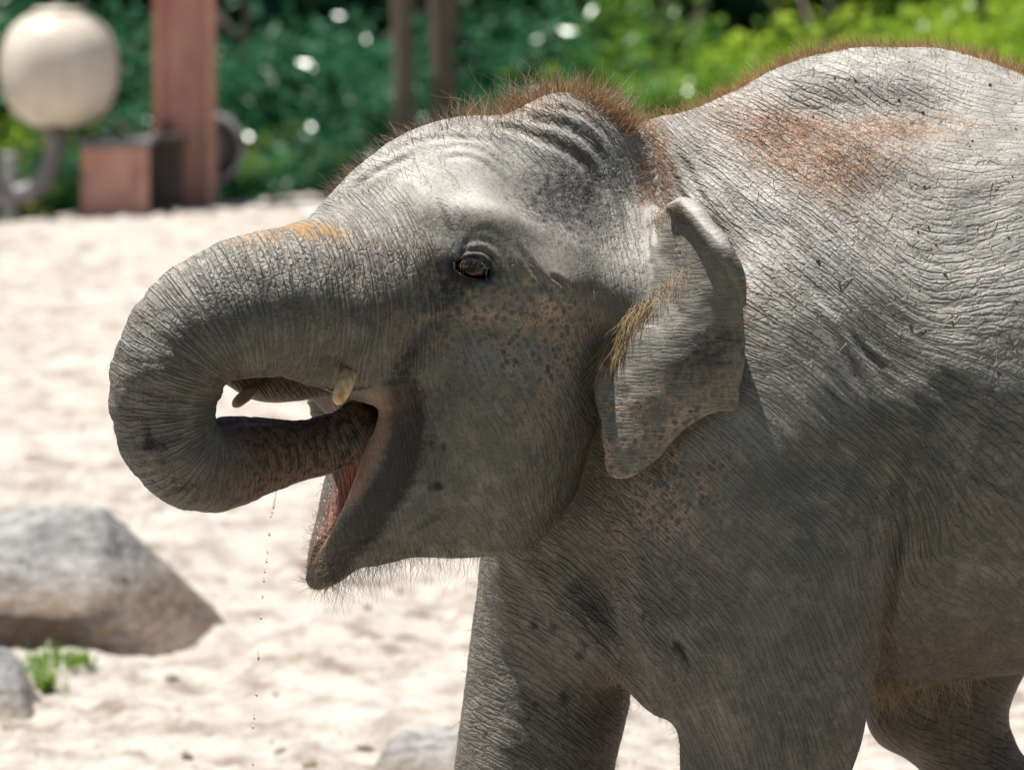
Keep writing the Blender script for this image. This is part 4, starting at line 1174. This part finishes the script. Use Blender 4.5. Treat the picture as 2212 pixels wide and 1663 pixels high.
for u, v0, v1, w in [(588, 1104, 1110, 2.2), (585, 1113, 1118, 2.0), (582, 1148, 1158, 2.4), (578, 1188, 1196, 1.8), (576, 1206, 1216, 2.2), (572, 1228, 1238, 2.0), (570, 1248, 1258, 2.4), (567, 1284, 1292, 2.2), (564, 1326, 1338, 2.2), (558, 1402, 1426, 2.6), (554, 1490, 1504, 2.4), (549, 1542, 1554, 2.2), (546, 1560, 1574, 2.2), (546, 1640, 1654, 2.0)]:
    tag(drop(u, v0, v1, w), 'clear water drop falling below the curled trunk', 'water drop', 'drops falling from the trunk')

# ------------------------------------------------------------------ PLAY EQUIPMENT on the bank
def rusty(name, c0, c1, rough=.55, metal=0.0):
    n = NT(name)
    po = n.n('TexCoord').outputs['Object']
    a_ = n.noise(po, 2.2, 5, .65)
    b_ = n.noise(n.vmul(po, (9, 9, 2)), 1.0, 5, .7)
    cc = n.mix(n.mr(a_, .35, .65, 0, 1), c0, c1)
    cc = n.mix(n.math('MULTIPLY', n.mr(b_, .52, .7, 0, 1), .6), cc, tuple(x * .35 for x in c0[:3]) + (1,))
    return n.done(n.n('BsdfPrincipled', Base__Color=cc, Roughness=rough, Metallic=metal))
redm = rusty('red_steel', C(.55, .23, .175), C(.62, .34, .24), .38)
greym = rusty('grey_steel', C(.17, .16, .165), C(.26, .245, .24), .5)
darkm = rusty('dark_steel', C(.05, .04, .035), C(.11, .085, .06), .6)
def box(name, x0, x1, y0, y1, z0, z1, mat, parent, bev=.006):
    V = [(x, y, z) for x in (x0, x1) for y in (y0, y1) for z in (z0, z1)]
    F = [(0, 1, 3, 2), (4, 6, 7, 5), (0, 4, 5, 1), (2, 3, 7, 6), (0, 2, 6, 4), (1, 5, 7, 3)]
    o = mesh_obj(name, V, F, mat, None, smooth=False)
    md = o.modifiers.new('bevel', 'BEVEL'); md.width = bev; md.segments = 2
    if parent:
        o.parent = parent; o.location = tuple(-q for q in parent.location)
    return o
PY = 25.6
def xz(u, v, Y=PY):
    w = W(u, v, Y); return w[0], w[2]
xa, zb = xz(336, 446); xb, _ = xz(466, 446)
gzp = float(gz((xa + xb) / 2, PY)) - .15
post = empty('steel_post', ((xa + xb) / 2, PY, gzp))
tag(post, 'tall rust red steel beam post with pale edges, on the sand bank', 'post')
fl_t = .042
box('flange', xa, xa + fl_t, PY - .15, PY + .15, gzp, 4.6, redm, post)
box('flange', xb - fl_t, xb, PY - .15, PY + .15, gzp, 4.6, redm, post)
box('web', xa + fl_t - .001, xb - fl_t + .001, PY - .04, PY - .01, gzp, 4.6, redm, post, .003)
x_, z_ = xz(-60, 0)
box('arm', xz(20, 0)[0] - .4, xb + .05, PY - .1, PY + .1, 4.6, 4.82, redm, post)
bz = xz(400, 442)[1]
box('base_plate', xz(322, 450)[0], xz(472, 450)[0], PY - .28, PY + .3, gzp, bz, greym, post, .01)
# knob bolts on the web
V, F = uvsphere((xz(362, 275)[0], PY - .13, xz(362, 275)[1]), .03, 12, 8)
o = mesh_obj('bolt', V, F, darkm); o.parent = post; o.location = tuple(-q for q in post.location)
# red box bin in front of the post
x0, zt = xz(184, 304, PY - .3); x1, _ = xz(328, 304, PY - .3); zb0 = float(gz(x0, PY - .3)) - .12
x2 = xz(392, 300, PY - .3)[0]
bin_ = empty('steel_bin', ((x0 + x1) / 2, PY - .3, zb0))
tag(bin_, 'square rust red steel bin with open dark side beside the post', 'bin')
box('front_panel', x0, x1, PY - .62, PY - .60, zb0, zt - .03, redm, bin_)
box('side_panel', x0, x0 + .02, PY - .599, PY - .2, zb0, zt - .03, redm, bin_)
box('back_panel', x0 + .021, x2, PY - .22, PY - .199, zb0, zt - .03, darkm, bin_)
box('partition', x1 - .02, x1, PY - .599, PY - .221, zb0, zt - .03, darkm, bin_)
box('rim', x0 - .02, x1 + .01, PY - .64, PY - .19, zt - .029, zt + .02, greym, bin_)
box('rim', x1 + .012, x2 + .02, PY - .30, PY - .17, zt - .028, zt + .03, darkm, bin_)
for uu, vv in ((180, 386), (331, 296)):
    q = W(uu, vv, PY - .62)
    V, F = uvsphere(q, .022, 12, 8)
    o = mesh_obj('bolt', V, F, greym); o.parent = bin_; o.location = tuple(-p for p in bin_.location)
# grey wheel behind the post
wc = W(450, 320, PY + .5)
whl = empty('steel_drum', (wc[0], wc[1], float(gz(wc[0], PY + .5))))
tag(whl, 'dark grey round steel drum half hidden behind the red post', 'drum')
r0 = 78 * PX * (PY + .5 + D) / D
A_ = np.linspace(0, 2 * math.pi, 40, endpoint=False)
def loc(o, p): o.parent = p; o.location = tuple(-q for q in p.location); return o
def lathe_y(c, prof, nseg=40):
    V, F = [], []
    for (r, y) in prof:
        for a in range(nseg):
            t = 2 * math.pi * a / nseg
            V.append((c[0] + r * math.cos(t), c[1] + y, c[2] + r * math.sin(t)))
    for i in range(len(prof) - 1):
        for a in range(nseg):
            a2 = (a + 1) % nseg
            F.append((i * nseg + a, i * nseg + a2, (i + 1) * nseg + a2, (i + 1) * nseg + a))
    return V, F
loc(mesh_obj('rim', *lathe_y(wc, [(r0 * .8, -.10), (r0 * .9, -.14), (r0, -.10), (r0, .10), (r0 * .9, .14), (r0 * .8, .1), (r0 * .8, -.1)]), greym), whl)
loc(mesh_obj('disc', *lathe_y(wc, [(.001, -.04), (r0 * .3, -.06), (r0 * .79, -.02), (r0 * .79, .03), (.001, .03)]), greym), whl)
loc(mesh_obj('axle', *tube([(wc[0], wc[1] + .1, wc[2]), (wc[0], PY + .12, wc[2])], .05, 12), greym), whl)
loc(mesh_obj('support', *tube([(wc[0], wc[1] + .06, wc[2]), (wc[0], wc[1] + .06, float(gz(wc[0], wc[1])) - .1)], .05, 10), greym), whl)
# hanging ball with a ring pipe under it
n = NT('cream_plastic')
po = n.n('TexCoord').outputs['Object']
zc_ = n.n('SeparateXYZ', Vector=po).outputs[2]
nn = n.noise(po, 4, 5, .65)
cb = n.mix(n.mr(nn, .35, .65, 0, 1), C(.60, .53, .43), C(.68, .61, .51))
cb = n.mix(n.math('MULTIPLY', n.mr(n.noise(n.vmul(po, (14, 14, 3)), 1.0, 4), .5, .7, 0, 1), .35), cb, C(.40, .28, .16))
ballm = n.done(n.n('BsdfPrincipled', Base__Color=cb, Roughness=.34))
BY = 25.2
bc = np.array(W(127, 150, BY)); k_ = PX * (BY + D) / D
rb0 = 127 * k_
ball = empty('hanging_ball', tuple(bc - np.array([0, 0, 0])))
tag(ball, 'large cream plastic ball hanging from a rod, with ridges at its top', 'ball')
V, F = [], []
nu, nv = 48, 28
for j in range(nv + 1):
    a = math.pi * j / nv
    for i in range(nu):
        t = 2 * math.pi * i / nu
        r = rb0 * (1 + .012 * math.cos(6 * t) * math.sin(a)) * (abs(math.sin(a)) ** 2.3 + abs(math.cos(a)) ** 2.3) ** (-1 / 2.3)
        V.append((r * math.sin(a) * math.cos(t), r * math.sin(a) * math.sin(t), r * 1.015 * math.cos(a)))
for j in range(nv):
    for i in range(nu):
        i2 = (i + 1) % nu
        F.append((j * nu + i, (j + 1) * nu + i, (j + 1) * nu + i2, j * nu + i2))
sh = mesh_obj('shell', V, F, ballm, ball)
def local_tube(nm, pts, r, mat, sides=12, parent=ball):
    return mesh_obj(nm, *tube(np.array(pts) - bc, r, sides), mat, parent)
mesh_obj('top_cap', *tube([(0, 0, rb0 * .93), (0, 0, rb0 * 1.03), (0, 0, rb0 * 1.05)], [.16, .13, .05], 20), ballm, ball)
mesh_obj('bottom_cap', *tube([(0, 0, -rb0 * .92), (0, 0, -rb0 * 1.03), (0, 0, -rb0 * 1.09)], [.15, .12, .06], 20), darkm, ball)
mesh_obj('rod', *tube([(0, 0, rb0), (0, 0, 4.63 - bc[2])], .025, 10), greym, ball)
pp = catmull([(118, 285), (116, 330), (98, 382), (58, 415), (0, 420), (-55, 400), (-95, 350), (-100, 290), (-70, 235), (-30, 215)], 8, closed=False)
P3 = Warr(pp[:, 0], pp[:, 1], BY)
pr = mesh_obj('ring_pipe', *tube(P3 - bc, 21 * k_, 14), greym, ball)
# the pale post far left
gp_ = W(18, 400, 27.5); gzz = float(gz(gp_[0], 27.5))
px0, px1 = W(2, 330, 27.5)[0], W(34, 330, 27.5)[0]
palem = rusty('pale_wood', C(.40, .39, .40), C(.5, .48, .47), .8)
po_ = box('fence_post', px0, px1, 27.45, 27.55, gzz - .1, W(18, 332, 27.5)[2], palem, None)
tag(po_, 'short pale grey post standing behind the ring pipe', 'post')
print('things', round(time.time() - T0, 1))

# ------------------------------------------------------------------ SHRUBS AND TREES
def leaf_cloud(name, n, rad, leaf, mat, seed, clumps=26, hollow=.25):
    g = np.random.default_rng(seed)
    cc = g.normal(0, 1, (clumps, 3)); cc /= np.linalg.norm(cc, axis=1, keepdims=True)
    cc *= (hollow + (1 - hollow) * g.random((clumps, 1))) * .82
    cr = g.uniform(.16, .34, clumps)
    k = g.integers(0, clumps, n)
    P = cc[k] + g.normal(0, 1, (n, 3)) * cr[k][:, None] * .62
    P *= np.array(rad)
    s_ = leaf * g.uniform(.6, 1.35, n)
    # leaf axes: droop outwards
    d = P / np.array(rad) + g.normal(0, .7, (n, 3)); d[:, 2] -= .35
    d /= np.linalg.norm(d, axis=1, keepdims=True)
    nr = g.normal(0, .8, (n, 3)) + np.array([0, 0, .9]); nr -= d * (nr * d).sum(1, keepdims=True); nr /= np.linalg.norm(nr, axis=1, keepdims=True)
    w = np.cross(d, nr)
    a = P; m1 = P + d * (s_ * .5)[:, None] + w * (s_ * .27)[:, None] + nr * (s_ * .07)[:, None]
    tp = P + d * s_[:, None]; m2 = P + d * (s_ * .5)[:, None] - w * (s_ * .27)[:, None] + nr * (s_ * .07)[:, None]
    V = np.stack([a, m1, tp, m2], 1).reshape(-1, 3)
    F = np.arange(n * 4).reshape(n, 4)
    return mesh_obj(name, V, F, mat, smooth=False, link=False).data
lm_teal = leafmat('leaf_dark', C(.018, .098, .052), C(.070, .205, .095), .40, .26, C(.05, .20, .08))
lm_mid = leafmat('leaf_green', C(.065, .20, .034), C(.18, .36, .07), .48, .26)
lm_lime = leafmat('leaf_lime', C(.20, .38, .03), C(.52, .66, .09), .60, .24)
lm_rust = leafmat('leaf_orange', C(.30, .10, .02), C(.45, .22, .04), .45, .5)
barkm = rusty('bark', C(.13, .095, .075), C(.21, .16, .13), .9)
clouds = {}
for nm, mt, sd in (('teal', lm_teal, 1), ('mid', lm_mid, 2), ('lime', lm_lime, 3)):
    clouds[nm] = [leaf_cloud('crown_' + nm, 8500 if nm != 'lime' else 5200, (.95, .75, 1.15), .085 if nm != 'lime' else .10, mt, sd * 10 + q) for q in range(2)]
    clouds[nm + '_big'] = [leaf_cloud('crown_big_' + nm, 11000, (1.7, 1.2, 1.5), .13, mt, sd * 10 + 5, 40)]
rustcl = leaf_cloud('rust_leaves', 380, (.9, .7, 1.0), .085, lm_rust, 77, 9)
def stem_mesh(h, r, seed, nb=5):
    g = np.random.default_rng(seed)
    V, F = [], []
    def add(P, R, sd=9):
        vv, ff = tube(P, R, sd); i = len(V); V.extend(vv); F.extend(tuple(i + q for q in f) for f in ff)
    lean = g.normal(0, .06, 2)
    P = [np.array([lean[0] * t * h, lean[1] * t * h, h * t]) + (g.normal(0, .02 * h, 3) * [1, 1, 0] if 0 < t < 1 else 0) for t in np.linspace(0, 1, 7)]
    add(P, np.linspace(r, r * .45, 7))
    for b_ in range(nb):
        k = g.integers(3, 6); a = g.uniform(0, 6.28); l = h * g.uniform(.25, .45)
        q = P[k]; d = np.array([math.cos(a), math.sin(a), g.uniform(.5, 1.0)])
        add([q, q + d * l * .5, q + d * l * np.array([.9, .9, 1.1])], [r * .45, r * .3, r * .12], 6)
    return V, F
def plant(name, x, y, key, h, sc, label, cat, group, seed, trunk_r=.035, rustn=0, crown_z=None):
    z = float(gz(x, y))
    t = empty(name, (x, y, z)); tag(t, label, cat, group)
    V, F = stem_mesh(h, trunk_r, seed)
    mesh_obj('trunk', V, F, barkm, t)
    cl = clouds[key][seed % len(clouds[key])]
    o = bpy.data.objects.new('crown', cl); col.objects.link(o); o.parent = t
    o.location = (0, 0, crown_z if crown_z else h * .72); o.rotation_euler = (0, 0, seed * 1.37); o.scale = sc
    if rustn:
        o = bpy.data.objects.new('withered_leaves', rustcl); col.objects.link(o); o.parent = t
        o.location = (0, -.25, crown_z if crown_z else h * .72); o.rotation_euler = (0, 0, seed * 2.1); o.scale = sc
    return t
def xat(u, y): return W(u, 300, y)[0]
shr = [(-120, 'teal'), (90, 'lime'), (300, 'teal'), (520, 'mid'), (720, 'teal'), (930, 'teal'), (1130, 'mid'), (1330, 'lime'), (1530, 'mid'), (1730, 'lime'), (1920, 'lime'), (2120, 'lime'), (2330, 'mid')]
what = ['dark blue green shrub behind the hanging ball and pale post', 'yellow green shrub behind the ring pipe and red bin', 'dark blue green shrub directly behind the red post', 'mid green shrub behind the grey steel drum',
        'dark blue green shrub with withered orange leaves left of the bare trunks', 'dark blue green shrub behind the two bare trunks', 'mid green shrub with orange leaves over the elephant\'s forehead hair', 'yellow green shrub with orange leaves over the elephant\'s crown',
        'mid green shrub over the dip of the elephant\'s nape', 'yellow green shrub where the elephant\'s back begins to rise', 'yellow green shrub over the top of the elephant\'s back', 'yellow green shrub beyond the highest point of the elephant\'s back', 'mid green shrub at the end of the hedge behind the elephant\'s rump']
for i, (u, key) in enumerate(shr):
    y = 30.2 + .5 * math.sin(i * 2.3)
    plant('shrub', xat(u, y), y, key, .8, (1, 1, .52 + .10 * math.sin(i * 1.7)), what[i], 'shrub', 'shrubs of the hedge', i, .03, 1 if i in (0, 1, 3, 4, 6, 7, 8) else 0, .42)
for i, (u, key) in enumerate([(-300, 'teal'), (150, 'teal'), (560, 'teal'), (980, 'teal'), (1380, 'mid'), (1780, 'lime'), (2180, 'lime'), (2560, 'mid')]):
    y = 31.9 + .4 * math.cos(i * 1.9)
    w2 = {'teal': 'tall dark green shrub', 'mid': 'tall mid green shrub', 'lime': 'tall yellow green shrub'}[key]
    plant('tall_shrub', xat(u, y), y, key + '_big', 2.0, (1, .9, .72 + .1 * math.sin(i * 2.2)), w2 + ' in the second row of the hedge, ' + ['beyond the ring pipe', 'behind ball and bin', 'left of the bare trunks', 'behind the two bare trunks', 'above the elephant\'s crown', 'above the elephant\'s nape', 'above the elephant\'s back', 'above the elephant\'s rump'][i], 'shrub', 'shrubs in the second row of the hedge', 20 + i, .05, 0, .68)
for i, u in enumerate([-200, 250, 700, 1150, 1600, 2050, 2500]):
    y = 35.0 + .3 * math.sin(i)
    plant('backdrop_tree', xat(u, y), y, ('teal_big', 'mid_big')[i % 2], 5.5, (1.3, 1.2, 1.9), 'leafy tree in the deep shade behind the hedge', 'tree', 'trees in the shade behind the hedge', 40 + i, .09, 0, 3.0)
for i in range(8):            # the hedge goes on past both ends of what the picture shows
    for sd in (-1, 1):
        x = sd * (4.4 + i * 1.35); key = ('teal', 'mid', 'lime')[(i * 2 + (sd > 0)) % 3]; yq = 30.6 + .6 * math.sin(i * 2.1 + sd)
        plant('shrub', x, yq, key + '_big', 1.6, (.9, .9, .9 + .1 * math.sin(i)), 'leafy shrub in the hedge beyond the elephant\'s rump' if sd > 0 else 'leafy shrub in the hedge beyond the hanging ball', 'shrub', 'shrubs at the ends of the hedge', 60 + i, .04, 0, .8)
        plant('backdrop_tree', x * 1.1, 35.5, ('teal_big', 'mid_big')[i % 2], 5.5, (1.3, 1.2, 1.9), 'leafy tree in the deep shade behind the hedge', 'tree', 'trees in the shade behind the hedge', 80 + i, .09, 0, 2.6)
for k, (u, wpx, y, lab) in enumerate([(867, 46, 28.8, 'slim grey brown tree with one straight bare trunk before the hedge'), (952, 52, 29.2, 'slim forked tree with two bare brown stems before the hedge')]):
    kk = PX * (y + D) / D
    x = xat(u, y); z = float(gz(x, y))
    t = empty('tree', (x, y, z)); tag(t, lab, 'tree')
    h = 7.2
    V, F = tube([(0, 0, -.1), (.02, 0, 1.0), (-.02, 0, 2.2), (.03, 0, 3.6), (0, 0, h)], np.array([.55, .5, .5, .42, .3]) * wpx * kk, 12)
    mesh_obj('trunk', V, F, barkm, t)
    if k == 1:
        V, F = tube([(-.02, -.02, .9), (.05, -.03, 1.4), (.12, -.03, 2.1), (.22, -.02, 3.2), (.3, 0, h)], np.array([.3, .36, .34, .3, .2]) * wpx * kk, 10)
        mesh_obj('limb', V, F, barkm, t)
    o = bpy.data.objects.new('crown', clouds['mid_big'][0]); col.objects.link(o); o.parent = t
    o.location = (0, .3, 7.4); o.scale = (.8, .8, .7); o.rotation_euler = (0, 0, k * 2)
print('DONE', round(time.time() - T0, 1))
